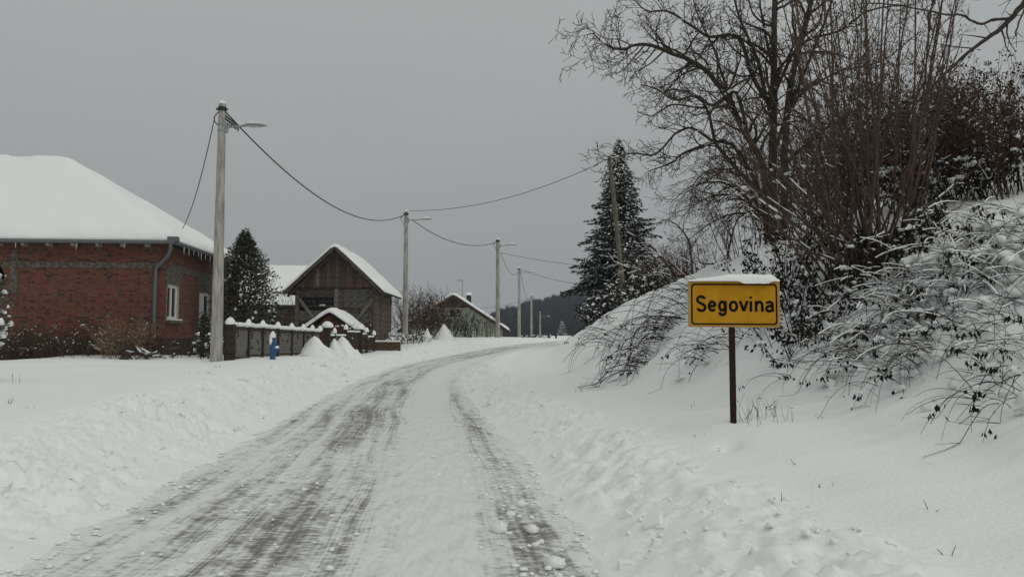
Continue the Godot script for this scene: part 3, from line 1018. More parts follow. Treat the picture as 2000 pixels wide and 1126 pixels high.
func make_green_house() -> void:
	var dd := 75.0
	var a := at(886, 660, dd)
	var t := thing("green_house", "pale green gabled house with dark eaves and snowy roof behind the third pole", "house", Vector3(a.x, 0, -dd))
	var hw := 4.6; var D := 11.0
	var apex := 5.75; var pitch := 0.655
	var mb := MB.new()
	var ye := apex - 0.25 - hw * pitch
	mb.box(Vector3(0, (0.5 + ye) * 0.5, -D * 0.5), Vector3(hw * 2, ye - 0.5, D))
	mb.hexa([Vector3(-hw, ye, 0), Vector3(hw, ye, 0), Vector3(hw, ye, -D), Vector3(-hw, ye, -D), Vector3(-0.02, apex - 0.28, 0), Vector3(0.02, apex - 0.28, 0), Vector3(0.02, apex - 0.28, -D), Vector3(-0.02, apex - 0.28, -D)])
	put(mb, "wall", M.green_wall, t)
	# dark boarded tip of the gable
	for i in 13:
		var x := -1.72 + i * 0.265
		var y0 := apex - 1.32
		var ya := apex - 0.3 - absf(x) * pitch
		var yb := apex - 0.3 - absf(x + 0.25) * pitch
		if minf(ya, yb) < y0: continue
		mb = MB.new()
		mb.hexa([Vector3(x, y0, 0.07), Vector3(x + 0.25, y0, 0.07), Vector3(x + 0.25, y0, 0.01), Vector3(x, y0, 0.01), Vector3(x, ya, 0.07), Vector3(x + 0.25, yb, 0.07), Vector3(x + 0.25, yb, 0.01), Vector3(x, ya, 0.01)])
		put(mb, "gable_board", M.wood_v[1], t)
	mb = MB.new()
	mb.box(Vector3(0.1, 3.95, 0.012), Vector3(1.05, 0.8, 0.02))
	var win := put(mb, "window", M.glass, t)
	mb = MB.new()
	frame_rect(mb, Vector3(0.1, 3.95, 0.03), Vector3.RIGHT, 1.12, 0.88, 0.07, 0.05, Vector3.BACK)
	put(mb, "frame", M.pvc, win)
	mb = MB.new()
	mb.box(Vector3(2.9, 1.5, 0.02), Vector3(0.10, 2.2, 0.08))
	put(mb, "downpipe", M.pvc, t)
	var e := 5.35; var ev := apex - e * pitch; var f := 0.75
	mb = MB.new()
	for s in [-1.0, 1.0]:
		var p := [Vector3(0, apex - 0.18, f), Vector3(s * e, ev - 0.18, f), Vector3(s * e, ev - 0.18, -D - 0.5), Vector3(0, apex - 0.18, -D - 0.5), Vector3(0, apex, f), Vector3(s * e, ev, f), Vector3(s * e, ev, -D - 0.5), Vector3(0, apex, -D - 0.5)]
		if s < 0: p = [p[1], p[0], p[3], p[2], p[5], p[4], p[7], p[6]]
		mb.hexa(p)
	var roof := put(mb, "roof", M.dark_roof, t)
	for s in [-1.0, 1.0]:
		mb = MB.new()
		mb.bar(Vector3(0, apex - 0.17, f + 0.025), Vector3(s * (e + 0.02), ev - 0.17, f + 0.025), Vector3.UP, 0.34, 0.05)
		put(mb, "barge_board", M.wood_h[1], roof)
	var gf := func(xx: float, zz: float) -> float:
		return apex - pitch * sqrt(xx * xx + 0.02)
	put(snow_cover(gf, -e - 0.06, e + 0.06, -D - 0.55, f + 0.07, 44, 26, 0.22, 65, 0.25), "roof_snow", M.snow_smooth, roof)
	mb = MB.new()
	mb.box(Vector3(1.35, apex - 0.75, -1.8), Vector3(0.46, 1.5, 0.46))
	var ch := put(mb, "chimney", M.plinth, roof)
	mb = MB.new()
	mb.box(Vector3(1.35, apex + 0.03, -1.8), Vector3(0.6, 0.08, 0.6))
	mb.blob(Vector3(1.35, apex + 0.07, -1.8), Vector3(0.32, 0.24, 0.32), 0.15, rnd(3), 6, 10)
	put(mb, "chimney_snow", M.snow, ch)
	mb = MB.new()
	mb.rod(Vector3(0.75, apex - 0.6, -1.0), Vector3(0.75, apex + 1.5, -1.0), 0.025, 0.02, 6)
	mb.rod(Vector3(0.25, apex + 1.42, -1.0), Vector3(0.85, apex + 1.42, -1.0), 0.02, 0.02, 5)
	for i in 3: mb.rod(Vector3(0.3 + i * 0.2, apex + 1.3, -1.0), Vector3(0.3 + i * 0.2, apex + 1.54, -1.0), 0.012, 0.012, 4)
	put(mb, "antenna", M.zinc, roof)

func make_far_shed() -> void:
	var dd := 118.0
	var p0 := at(1048, 668, dd); var p1 := at(1121, 668, dd)
	var t := thing("low_shed", "low far shed with a flat white snow roof beyond the road's crest", "shed", Vector3((p0.x + p1.x) * 0.5, 0, -dd))
	var hw := (p1.x - p0.x) * 0.5
	var ridge := at(1100, 655, dd).y
	var mb := MB.new()
	mb.box(Vector3(0, ridge - 1.6, -3.0), Vector3(hw * 2 - 0.5, 1.8, 5.0))
	put(mb, "wall", M.dark_roof, t)
	var f := func(x: float, z: float) -> float:
		return ridge - 0.25 - 0.24 * absf(z + 3.0)
	mb = MB.new()
	mb.hexa([Vector3(-hw, ridge - 1.1, 0), Vector3(hw, ridge - 1.1, 0), Vector3(hw, ridge - 0.33, -3), Vector3(-hw, ridge - 0.33, -3), Vector3(-hw, ridge - 0.99, 0), Vector3(hw, ridge - 0.99, 0), Vector3(hw, ridge - 0.28, -3), Vector3(-hw, ridge - 0.28, -3)])
	var roof := put(mb, "roof", M.dark_roof, t)
	put(snow_cover(f, -hw, hw, -6.0, 0.1, 20, 10, 0.25, 66, 0.3), "roof_snow", M.snow_smooth, roof)
	var k := 0
	for u in [1072, 1086]:
		var b := at(u, 662, 88.0)
		var top := at(u, 651.5 if k == 0 else 653, 88.0)
		mb = MB.new()
		mb.bbox(Vector3(b.x, (gh(b.x, 88.0) - 0.3 + top.y) * 0.5, -88.0), Vector3(0.22, top.y - gh(b.x, 88.0) + 0.3, 0.22), 0.03)
		mb.bbox(Vector3(b.x, top.y + 0.02, -88.0), Vector3(0.3, 0.04, 0.3), 0.03)
		single(mb, "gate_post", M.post, ["dark gate post nearer the street lamps, before the low far shed", "dark gate post farther right before the low far shed"][k], "post", "gate posts at the road's crest")
		k += 1

# ---------------------------------------------------------------- poles and cables

func make_pole(u: float, vb: float, vt: float, d: float, r0: float, r1: float, arm: float, drop: float, label: String, wood := false) -> Dictionary:
	var b := at(u, vb, d)
	var top := at(u, vt, d).y
	var g := gh(b.x, d)
	var t := thing("utility_pole", label, "pole", Vector3(b.x, g, -d), "poles along the left of the road")
	var h := top - g
	var mb := MB.new()
	var pts := PackedVector3Array(); var rr := PackedFloat32Array()
	for i in 6:
		var f := i / 5.0
		pts.push_back(Vector3(0, lerpf(-0.5, h, f), 0)); rr.push_back(lerpf(r0, r1, f))
	mb.tube(pts, rr, 14, true)
	put(mb, "shaft", M.pole_wood if wood else M.concrete, t)
	mb = MB.new()
	mb.blob(Vector3(0, h, 0), Vector3(r1 * 1.0, r1 * 1.1, r1 * 1.0), 0.1, rnd(int(u)), 6, 10, 0.1)
	put(mb, "snow_cap", M.snow, t)
	mb = MB.new()
	mb.rod(Vector3(0, h - 0.22, 0), Vector3(0, h - 0.10, 0), r1 + 0.022, r1 + 0.022, 14)
	mb.rod(Vector3(-r1 - 0.07, h - 0.16, 0.02), Vector3(r1 + 0.07, h - 0.17, 0.02), 0.028, 0.028, 8)
	put(mb, "collar", M.black, t)
	# lamp bracket
	var ya := h - drop
	mb = MB.new()
	for q in [-0.1, 0.1]:
		mb.rod(Vector3(0, ya + q - 0.03, 0), Vector3(0, ya + q + 0.03, 0), r1 + 0.02, r1 + 0.02, 14)
	mb.box(Vector3(r1 + 0.03, ya, 0), Vector3(0.08, 0.3, 0.12))
	put(mb, "clamp", M.galv, t)
	mb = MB.new()
	mb.rod(Vector3(r1 + 0.05, ya, 0), Vector3(r1 + arm, ya + 0.05, 0.0), 0.032, 0.03, 8)
	var armo := put(mb, "lamp_arm", M.galv, t)
	mb = MB.new()
	# slim lamp head
	var lx := r1 + arm - 0.06
	var lp := PackedVector3Array([Vector3(lx, ya + 0.05, 0), Vector3(lx + 0.12, ya + 0.06, 0), Vector3(lx + 0.34, ya + 0.065, 0), Vector3(lx + 0.58, ya + 0.062, 0), Vector3(lx + 0.72, ya + 0.055, 0)])
	var ri := [[0.04, 0.04], [0.055, 0.10], [0.06, 0.14], [0.04, 0.13], [0.015, 0.07]]
	var k := mb.v.size()
	for i in 5:
		for s in 10:
			var a := TAU * s / 10
			var yy: float = sin(a) * ri[i][0]
			if yy < 0: yy *= 0.45
			mb.v.push_back(lp[i] + Vector3(0, yy, cos(a) * ri[i][1])); mb.n.push_back(Vector3(0, sin(a), cos(a) * 0.4).normalized())
	for i in 4:
		for s in 10:
			var a0 := k + i * 10 + s; var a1 := k + i * 10 + (s + 1) % 10
			mb.ix.append_array(PackedInt32Array([a0, a1, a0 + 10, a1, a1 + 10, a0 + 10]))
	mb.tri(mb.v[k + 40], mb.v[k + 43], mb.v[k + 46])
	mb.tri(mb.v[k + 46], mb.v[k + 48], mb.v[k + 40])
	var head := put(mb, "lamp_head", M.galv, armo)
	mb = MB.new()
	mb.box(Vector3(lx + 0.36, ya + 0.028, 0), Vector3(0.3, 0.02, 0.18))
	put(mb, "lens", M.lamp_lens, head)
	mb = MB.new()
	mb.blob(Vector3(lx + 0.32, ya + 0.115, 0), Vector3(0.26, 0.09 if d > 30 else 0.05, 0.11), 0.15, rnd(int(u) + 3), 6, 10, 0.2)
	put(mb, "lamp_snow", M.snow, head)
	return {"node": t, "h": h, "r1": r1}

func cable(a: Vector3, b: Vector3, sag: float, r: float, label: String, parts := 26) -> void:
	var mb := MB.new()
	var p := PackedVector3Array(); var rr := PackedFloat32Array()
	for i in parts + 1:
		var f := float(i) / parts
		var q := a.lerp(b, f)
		q.y -= sag * 4.0 * f * (1.0 - f)
		p.push_back(q); rr.push_back(r)
	mb.tube(p, rr, 6)
	single(mb, "power_cable", M.cable, label, "cable", "overhead cables")

func make_lines() -> void:
	var p1 := make_pole(422, 697, 203, 23.0, 0.185, 0.105, 0.58, 0.72, "tall grey concrete pole with lamp in front of the brick house")
	# dead-end grips and loop at the head of the first pole
	var t: Node3D = p1.node
	var h: float = p1.h
	var mb := MB.new()
	for q in 3:
		var a := Vector3(0.1, h - 0.34 - 0.12 * q, 0.02 * q)
		var b := Vector3(0.42 - 0.05 * q, h - 0.62 - 0.03 * q, -0.25)
		mb.rod(a, b, 0.02, 0.016, 6)
	for i in 7:
		var f := i / 6.0
		var c := Vector3(0.1, h - 0.38, 0.0).lerp(Vector3(0.40, h - 0.66, -0.25), f)
		var pts := PackedVector3Array(); var rr := PackedFloat32Array()
		for k in 9:
			var an := TAU * k / 8
			pts.push_back(c + Vector3(0.03 * cos(an), 0.075 * sin(an) - 0.03, 0.03 * cos(an))); rr.push_back(0.012)
		mb.tube(pts, rr, 4)
	put(mb, "cable_grip", M.cable, t)
	mb = MB.new()
	var pts2 := PackedVector3Array(); var rr2 := PackedFloat32Array()
	for k in 11:
		var f := k / 10.0
		pts2.push_back(Vector3(-0.1 - 0.13 * sin(f * PI), h - 0.25 - 0.42 * f, 0.03)); rr2.push_back(0.016)
	mb.tube(pts2, rr2, 5)
	put(mb, "cable_loop", M.cable, t)
	var p2 := make_pole(791, 664, 413, 48.8, 0.19, 0.115, 0.9, 0.55, "concrete lamp pole standing just right of the timber barn")
	var p3 := make_pole(972, 657, 467, 60.0, 0.185, 0.13, 0.75, 0.5, "concrete lamp pole standing in front of the green house")
	var p4 := make_pole(1014, 660, 523, 83.0, 0.19, 0.12, 1.0, 0.5, "slim lamp pole right of the green house roof")
	var p5 := make_pole(1038, 662, 577, 122.0, 0.2, 0.13, 1.1, 0.6, "far concrete lamp pole fifth along the road")
	var p6 := make_pole(1055, 666, 610, 185.0, 0.22, 0.14, 1.6, 1.0, "farthest small lamp pole against the wooded hill")
	for q in [[p2, 1.0], [p3, 1.0]]:
		mb = MB.new()
		var hh: float = q[0].h
		mb.rod(Vector3(-0.1, hh - 0.2, 0), Vector3(-0.36, hh - 0.42, 0.1), 0.03, 0.02, 6)
		mb.rod(Vector3(-0.34, hh - 0.42, 0.1), Vector3(-0.12, hh - 0.9, 0.02), 0.015, 0.015, 5)
		put(mb, "cable_grip", M.cable, q[0].node)
	# the pole leaning on the right bank
	var d := 41.0
	var a := at(1222, 578, d); var b := at(1190, 304, d - 0.4)
	a.y = minf(a.y, gh(a.x, d))
	var lt := thing("leaning_pole", "bare wooden pole leaning left in front of the spruce", "pole", Vector3(a.x, a.y, a.z))
	mb = MB.new()
	mb.tube(PackedVector3Array([Vector3(0, -0.4, 0) - (b - a) * 0.02, (b - a) * 0.5, b - a]), PackedFloat32Array([0.15, 0.125, 0.105]), 12, true)
	put(mb, "shaft", M.pole_wood, lt)
	mb = MB.new()
	mb.rod((b - a) * 0.96, (b - a) * 0.96 + Vector3(-0.16, 0.02, 0.05), 0.02, 0.02, 6)
	put(mb, "hook", M.black, lt)
	# cables
	var c1 := at(444, 224, 23.0) + Vector3(0.05, 0, -0.2)
	var c2 := at(786, 421, 48.8)
	cable(at(438, 216, 22.95), c2, 1.42, 0.024, "thick cable sagging from the tallest pole to the barn pole", 40)
	cable(at(806, 430, 48.8), at(966, 474, 60.0), 0.75, 0.024, "cable sagging between the barn pole and the green house pole")
	cable(at(978, 493, 60.0), at(1012, 530, 83.0), 0.9, 0.022, "cable dropping from the green house pole to the slim pole")
	cable(at(1016, 528, 83.0), at(1036, 581, 122.0), 1.3, 0.024, "cable between the slim pole and the far fifth pole")
	cable(at(1040, 580, 122.0), at(1055, 615, 185.0), 1.5, 0.026, "short far cable descending to the farthest pole")
	cable(at(799, 411, 48.8), b - Vector3(0, 0.15, 0), 0.75, 0.016, "long thin cable crossing the road to the leaning pole", 34)
	var mid1 := a.lerp(b, 0.27); var mid2 := a.lerp(b, 0.14)
	cable(at(978, 493, 60.0), mid1, 0.15, 0.014, "faint upper line from the green house pole toward the spruce")
	cable(at(1018, 526, 83.0), mid2, 0.3, 0.017, "faint lower line from the slim pole toward the spruce")
	cable(at(1034, 581, 122.0), Vector3(at(905, 660, 80.0).x, 4.6, -80.0), 0.5, 0.022, "thin line from the far fifth pole to the green house")
	cable(at(419, 228, 23.0), at(356, 446, 28.0), 0.45, 0.014, "thin service wire curving down from the pole to the brick house roof")

# ---------------------------------------------------------------- fence, hydrant, signs

func fence_x(d: float) -> float:
	return -8.45 + 0.085 * (d - 23.2)

func snow_tip(mb: MB, c: Vector3, r: float, h: float, rng: RandomNumberGenerator) -> void:
	# pointed cap of snow on a post
	var k := mb.v.size()
	var prof := [[1.0, 0.0], [1.08, 0.25], [0.86, 0.6], [0.5, 0.88], [0.12, 1.0]]
	for q in prof:
		for s in 9:
			var a := TAU * s / 9
			var w := 1.0 + rng.randf_range(-0.08, 0.08)
			mb.v.push_back(c + Vector3(cos(a) * r * q[0] * w, h * q[1], sin(a) * r * q[0] * w))
			mb.n.push_back(Vector3(cos(a), 0.5 + q[1], sin(a)).normalized())
	for i in 4:
		for s in 9:
			var a0 := k + i * 9 + s; var a1 := k + i * 9 + (s + 1) % 9
			mb.ix.append_array(PackedInt32Array([a0, a1, a0 + 9, a1, a1 + 9, a0 + 9]))

func snow_strip(mb: MB, a: Vector3, b: Vector3, w: float, h: float, rng: RandomNumberGenerator) -> void:
	var m := maxi(4, int(a.distance_to(b) / 0.12))
	var p := PackedVector3Array(); var r := PackedFloat32Array()
	for i in m + 1:
		var q := a.lerp(b, float(i) / m)
		q.y += h * 0.35 + rng.randf_range(-0.012, 0.012)
		p.push_back(q); r.push_back(lerpf(w, h, 0.5) * (0.55 + rng.randf_range(-0.06, 0.06)))
	mb.tube(p, r, 8, true)

func make_fence() -> void:
	var t := thing("lattice_fence", "brown lattice fence with snow capped posts behind the blue hydrant", "fence", Vector3(fence_x(23.2), 0, -23.2))
	var org := t.position
	var ds := [23.2, 24.5, 25.6, 26.9, 28.2, 29.4, 30.4, 31.3]
	var r := rnd(21)
	var tops := []
	for i in ds.size():
		var d: float = ds[i]
		var x := fence_x(d)
		var g := gh(x, d)
		var top := lerpf(1.99, 1.86, (d - 23.2) / 8.0)
		tops.append(Vector3(x, top, -d) - org)
		var w := 0.15 if i == 0 else 0.10
		var mb := MB.new()
		mb.bbox(Vector3(x, (g - 0.3 + top) * 0.5, -d) - org, Vector3(w + (0.16 if i == 0 else 0.0), top - g + 0.3, w), 0.012)
		var po := put(mb, "post", M.post, t)
		mb = MB.new()
		snow_tip(mb, Vector3(x, top - 0.01, -d) - org, w * 0.95, 0.22, r)
		put(mb, "snow_cap", M.snow, po)
	for i in ds.size() - 1:
		var a: Vector3 = tops[i]; var b: Vector3 = tops[i + 1]
		var up := Vector3.UP
		var ax := (b - a).normalized()
		var L := a.distance_to(b)
		var y0 := gh(a.x + org.x, -(a.z + org.z)) + 0.03 - a.y
		var y1 := -0.08
		var mb := MB.new()
		for q in [y0 + 0.04, y1 - 0.04]:
			mb = MB.new()
			mb.bar(a + ax * 0.05 + up * q, b - ax * 0.05 + up * q, up, 0.07, 0.04)
			put(mb, "rail", M.lattice, t)
		# crossed slats; each is real, the bay is one panel
		mb = MB.new()
		var H := y1 - y0 - 0.1
		var px := 0.125
		var sl := 0.85
		for dirn in [-1.0, 1.0]:
			var s := -H / sl
			while s < L + H / sl:
				# line from (s, y0+.05) going up with slope sl*dirn
				var sa := s; var sb: float = s + H / sl
				var ya := 0.0; var yb := H
				if sa < 0.0:
					ya = -sa * sl; sa = 0.0
				if sb > L:
					yb -= (sb - L) * sl; sb = L
				if yb - ya > 0.03:
					var fa := sa if dirn > 0 else L - sa
					var fb := sb if dirn > 0 else L - sb
					var off: Vector3 = ax.cross(up) * (0.0032 * dirn)
					mb.bar(a + ax * fa + up * (y0 + 0.05 + ya) + off, a + ax * fb + up * (y0 + 0.05 + yb) + off, ax, 0.030, 0.006)
				s += px
		var pa := put(mb, "lattice_panel", M.lattice, t)
		pa.set_meta("kind", "stuff")
		mb = MB.new()
		snow_strip(mb, a + up * -0.04, b + up * -0.04, 0.10, 0.14, r)
		put(mb, "rail_snow", M.snow, t)
		# wind-blown snow caught behind the slats
		mb = MB.new()
		var cn := noise(2.2, 90 + i, FastNoiseLite.TYPE_SIMPLEX_SMOOTH, 2)
		var bk := ax.cross(up) * (-0.009 if ax.cross(up).x > 0.0 else 0.009)
		var nx := int(L / 0.05); var ny := int(H / 0.05)
		for cx in nx:
			for cy in ny:
				if cn.get_noise_2d(cx * 0.05 + 3.0 * i, cy * 0.05) + 0.5 - 0.2 * cy / ny < 0.0: continue
				var f0 := L * cx / nx; var f1 := L * (cx + 1.0) / nx
				var g0 := y0 + 0.05 + H * cy / ny; var g1 := y0 + 0.05 + H * (cy + 1.0) / ny
				mb.quad(a + ax * f1 + up * g0 + bk, a + ax * f0 + up * g0 + bk, a + ax * f0 + up * g1 + bk, a + ax * f1 + up * g1 + bk)
		var cs := put(mb, "clinging_snow", M.snow, t)
		if cs != null: cs.set_meta("kind", "stuff")
	# garden gate with heavy posts and the rail fence beyond
	var t2 := thing("rail_fence", "dark rail fence with heavy posts between the snow heaps and the barn", "fence", Vector3(fence_x(32.2), 0, -32.2))
	org = t2.position
	var posts := [[32.2, 0.24, 2.02], [33.2, 0.1, 1.78], [34.8, 0.12, 1.95], [37.1, 0.2, 1.98], [38.2, 0.12, 1.86], [39.6, 0.12, 1.72]]
	var prev := Vector3.ZERO
	for i in posts.size():
		var d: float = posts[i][0]; var w: float = posts[i][1]; var top: float = posts[i][2]
		var x := fence_x(d)
		var g := gh(x, d)
		var mb := MB.new()
		mb.bbox(Vector3(x, (g - 0.3 + top) * 0.5, -d) - org, Vector3(w, top - g + 0.3, w), 0.02)
		var po := put(mb, "post", M.post, t2)
		mb = MB.new()
		if i == 0: mb.blob(Vector3(x, top, -d) - org, Vector3(0.26, 0.24, 0.24), 0.12, r, 7, 11, 0.15)
		else: snow_tip(mb, Vector3(x, top - 0.01, -d) - org, w * 0.85, 0.24, r)
		put(mb, "snow_cap", M.snow, po)
		var here := Vector3(x, top, -d) - org
		if i > 0:
			var n := 3 if i < 2 else 9
			for k in n:
				mb = MB.new()
				var f := (k + 0.5) / n
				var dy := -0.12 - f * 0.88
				mb.bar(Vector3(prev.x, minf(prev.y, here.y) + dy, prev.z), Vector3(here.x, minf(prev.y, here.y) + dy, here.z), Vector3.UP, 0.055, 0.03)
				put(mb, "rail", M.lattice, t2)
			mb = MB.new()
			snow_strip(mb, Vector3(prev.x, minf(prev.y, here.y) - 0.12, prev.z), Vector3(here.x, minf(prev.y, here.y) - 0.12, here.z), 0.06, 0.09, r)
			put(mb, "rail_snow", M.snow, t2)
		prev = here
	# low brick wall at the barn's corner
	var mb3 := MB.new()
	var wa := fence_x(40.4)
	mb3.box(Vector3(wa + 0.55, 0.84, -40.2), Vector3(1.3, 1.0, 0.24))
	var lw := single(mb3, "garden_wall", M.mud, "low reddish brown wall at the front corner of the barn", "wall")
	mb3 = MB.new()
	snow_strip(mb3, Vector3(wa - 0.1, 1.35, -40.2), Vector3(wa + 1.2, 1.33, -40.2), 0.12, 0.10, r)
	put(mb3, "snow", M.snow, lw)

func make_hydrant() -> void:
	var d := 23.6
	var b := at(532, 706, d)
	var g := gh(b.x, d)
	var t := thing("hydrant", "blue standing hydrant with snow on its cap before the lattice fence", "hydrant", Vector3(b.x, g, -d))
	var mb := MB.new()
	var prof := [[-0.2, 0.085], [0.42, 0.085], [0.44, 0.095], [0.52, 0.095], [0.54, 0.08], [0.64, 0.08], [0.70, 0.06], [0.74, 0.025]]
	var p := PackedVector3Array(); var r := PackedFloat32Array()
	for q in prof:
		p.push_back(Vector3(0, q[0], 0)); r.push_back(q[1])
	mb.tube(p, r, 14, true)
	put(mb, "barrel", M.blue, t)
	mb = MB.new()
	mb.rod(Vector3(0.06, 0.30, 0.02), Vector3(0.18, 0.30, 0.03), 0.045, 0.045, 10)
	mb.rod(Vector3(0.18, 0.30, 0.03), Vector3(0.205, 0.30, 0.032), 0.058, 0.058, 10)
	put(mb, "outlet", M.blue, t)
	mb = MB.new()
	mb.rod(Vector3(0, 0.74, 0), Vector3(0, 0.79, 0), 0.025, 0.02, 6)
	put(mb, "spindle", M.zinc, t)
	mb = MB.new()
	var rg := rnd(31)
	snow_tip(mb, Vector3(-0.01, 0.66, 0.0), 0.085, 0.2, rg)
	mb.blob(Vector3(-0.045, 0.56, 0.07), Vector3(0.05, 0.13, 0.035), 0.2, rg, 6, 8, 1.0)
	mb.blob(Vector3(0.14, 0.35, 0.03), Vector3(0.07, 0.07, 0.06), 0.2, rg, 5, 8, 0.2)
	put(mb, "snow", M.snow, t)

func rounded(w: float, h: float, r: float) -> PackedVector2Array:
	var out := PackedVector2Array()
	for q in [[1, 1, 0], [-1, 1, 1], [-1, -1, 2], [1, -1, 3]]:
		for i in 7:
			var a: float = (q[2] + i / 6.0) * PI * 0.5
			out.push_back(Vector2(q[0] * (w * 0.5 - r) + cos(a) * r, q[1] * (h * 0.5 - r) + sin(a) * r))
	return out

func make_sign() -> void:
	var d := 8.9
	var c := at(1433.5, 594, d)
	var base := at(1435, 823, d)
	var g := gh(base.x, d)
	var t := thing("town_sign", "yellow place name sign with black lettering on a rusty post in the snowbank", "sign", Vector3(c.x, g, -d))
	var W := 177.0 / FOCAL * d * 1.0; var H := 89.5 / FOCAL * d
	var cy := c.y - g
	var mb := MB.new()
	mb.bbox(Vector3(base.x - c.x, (cy - H * 0.5 + 0.25 - 0.4) * 0.5, -0.045), Vector3(0.066, cy - H * 0.5 + 0.25 + 0.4, 0.05), 0.008)
	put(mb, "post", M.rust_post, t)
	var tilt := Node3D.new()
	var pl := MB.new()
	# panel with slightly bevelled rim
	pl.box(Vector3(0, 0, 0), Vector3(W, H, 0.028))
	var panel := put(pl, "panel", M.sign_edge, t)
	panel.position = Vector3(0, cy, 0)
	panel.rotation = Vector3(0, -0.03, -0.006)
	tilt.free()
	mb = MB.new()
	for y in [-H * 0.25, H * 0.25]: mb.box(Vector3(0, y, -0.024), Vector3(W * 0.9, 0.04, 0.018))
	put(mb, "stiffener", M.galv, panel)
	# yellow face inside the rim
	mb = MB.new()
	var f := rounded(W - 0.035, H - 0.03, 0.02)
	for i in range(1, f.size() - 1):
		mb.tri(Vector3(f[0].x, f[0].y, 0.0155), Vector3(f[i].x, f[i].y, 0.0155), Vector3(f[i + 1].x, f[i + 1].y, 0.0155))
	put(mb, "face", M.yellow, panel)
	mb = MB.new()
	var o := rounded(W - 0.060, H - 0.055, 0.04); var n := rounded(W - 0.095, H - 0.090, 0.028)
	for i in o.size():
		var j := (i + 1) % o.size()
		mb.quad(Vector3(n[i].x, n[i].y, 0.018), Vector3(o[i].x, o[i].y, 0.018), Vector3(o[j].x, o[j].y, 0.018), Vector3(n[j].x, n[j].y, 0.018))
	put(mb, "border", M.sign_black, panel)
	# lettering cut as flat strokes; each letter is a piece of its own. Units: 1/6.25 pixel of the photograph, baseline at 0
	var K := d / FOCAL / 6.25
	var org := at(1320.0 + 250.0 / 6.25, 500.0 + 677.0 / 6.25, d)
	var ox := org.x - c.x; var oy := org.y - c.y
	var arc := func(cx: float, cy: float, rx: float, ry: float, a0: float, a1: float, n2: int) -> Array:
		var out := []
		for i in n2 + 1:
			var a := deg_to_rad(lerpf(a0, a1, float(i) / n2))
			out.append(Vector2(cx + cos(a) * rx, cy + sin(a) * ry))
		return out
	var B := 34.0
	var glyphs := [
		["S", 0.0, [arc.call(62, 143, 46, 39, 14, 180, 12) + arc.call(62, 143, 46, 38, 195, 240, 4) + arc.call(64, 49, 46, 43, 62, 0, 6) + arc.call(64, 49, 46, 40, -14, -168, 12)]],
		["e", 143.0, [[Vector2(14, 68), Vector2(92, 68)], arc.call(52, 66, 38, 54, 2, 322, 24)]],
		["g", 270.0, [arc.call(47, 68, 34, 53, 0, 360, 24), [Vector2(86, 130), Vector2(86, 4)], arc.call(48, 2, 38, 42, 0, -165, 12)]],
		["o", 398.0, [arc.call(55, 66, 41, 54, 0, 360, 26)]],
		["v", 520.0, [[Vector2(13, 132), Vector2(56, 8)], [Vector2(102, 132), Vector2(59, 8)]]],
		["i", 650.0, [[Vector2(13, 0), Vector2(13, 131)], [Vector2(13, 160), Vector2(13, 187)]]],
		["n", 712.0, [[Vector2(14, 0), Vector2(14, 131)], [Vector2(14, 70)] + arc.call(54, 76, 36, 43, 165, 0, 10) + [Vector2(90, 0)]]],
		["a", 840.0, [arc.call(47, 92, 36, 27, 165, 20, 8) + [Vector2(84, 84), Vector2(84, 24), Vector2(90, 2)], arc.call(44, 38, 33, 30, 90, 270, 10) + arc.call(48, 42, 36, 34, -85, -15, 5), [Vector2(44, 68), Vector2(84, 76)]]],
	]
	for gl in glyphs:
		mb = MB.new()
		var lift := 0.0175
		for st in gl[2]:
			var m: int = st.size()
			var prev0 := Vector3.ZERO; var prev1 := Vector3.ZERO
			for i in m:
				var tg: Vector2 = (st[mini(i + 1, m - 1)] - st[maxi(i - 1, 0)]).normalized()
				if st[0].distance_to(st[m - 1]) < 0.5 and (i == 0 or i == m - 1): tg = (st[1] - st[m - 2]).normalized()
				var nr := Vector2(-tg.y, tg.x) * B * 0.5
				var p0: Vector2 = st[i] + nr + Vector2(gl[1], 0); var p1: Vector2 = st[i] - nr + Vector2(gl[1], 0)
				var a3 := Vector3(ox + p0.x * K, oy + p0.y * K, lift); var b3 := Vector3(ox + p1.x * K, oy + p1.y * K, lift)
				if i > 0:
					mb.quad(prev1, b3, a3, prev0)
				prev0 = a3; prev1 = b3
			lift += 0.0004
		var lo := put(mb, "letter", M.sign_black, panel)
		lo.set_meta("label", "black letter " + gl[0])
	# snow lying along the top edge, thicker to the right
	mb = MB.new()
	var rows := 30; var cols := 9
	var nn := noise(3.0, 88, FastNoiseLite.TYPE_SIMPLEX_SMOOTH, 3)
	for i in rows + 1:
		var s := float(i) / rows
		var x := lerpf(-W * 0.5 + 0.0, W * 0.5 - 0.005, s)
		var hgt := lerpf(0.02, 0.092, ss(0.0, 0.62, s)) * (1.0 - 0.75 * ss(0.90, 1.0, s)) * (1.0 + 0.3 * nn.get_noise_2d(x, 0.0))
		var droop := 0.030 * ss(0.52, 0.62, s) * (1.0 - ss(0.86, 0.92, s)) * (1.0 + 0.4 * nn.get_noise_2d(x * 2.0, 3.0))
		var half := 0.035 + 0.035 * ss(0.0, 0.5, s) * (1.0 - ss(0.9, 1.0, s))
		for j in cols:
			var a := PI * j / (cols - 1)
			var zz := cos(a) * half
			var y := H * 0.5 + sin(a) * hgt
			if j == 0: y -= droop
			if j == 1: y -= droop * 0.3
			mb.v.push_back(Vector3(x, y, zz + (0.012 if j < 2 else 0.0)))
	mb.grid(0, rows + 1, cols)
	put(mb, "snow", M.snow, panel)

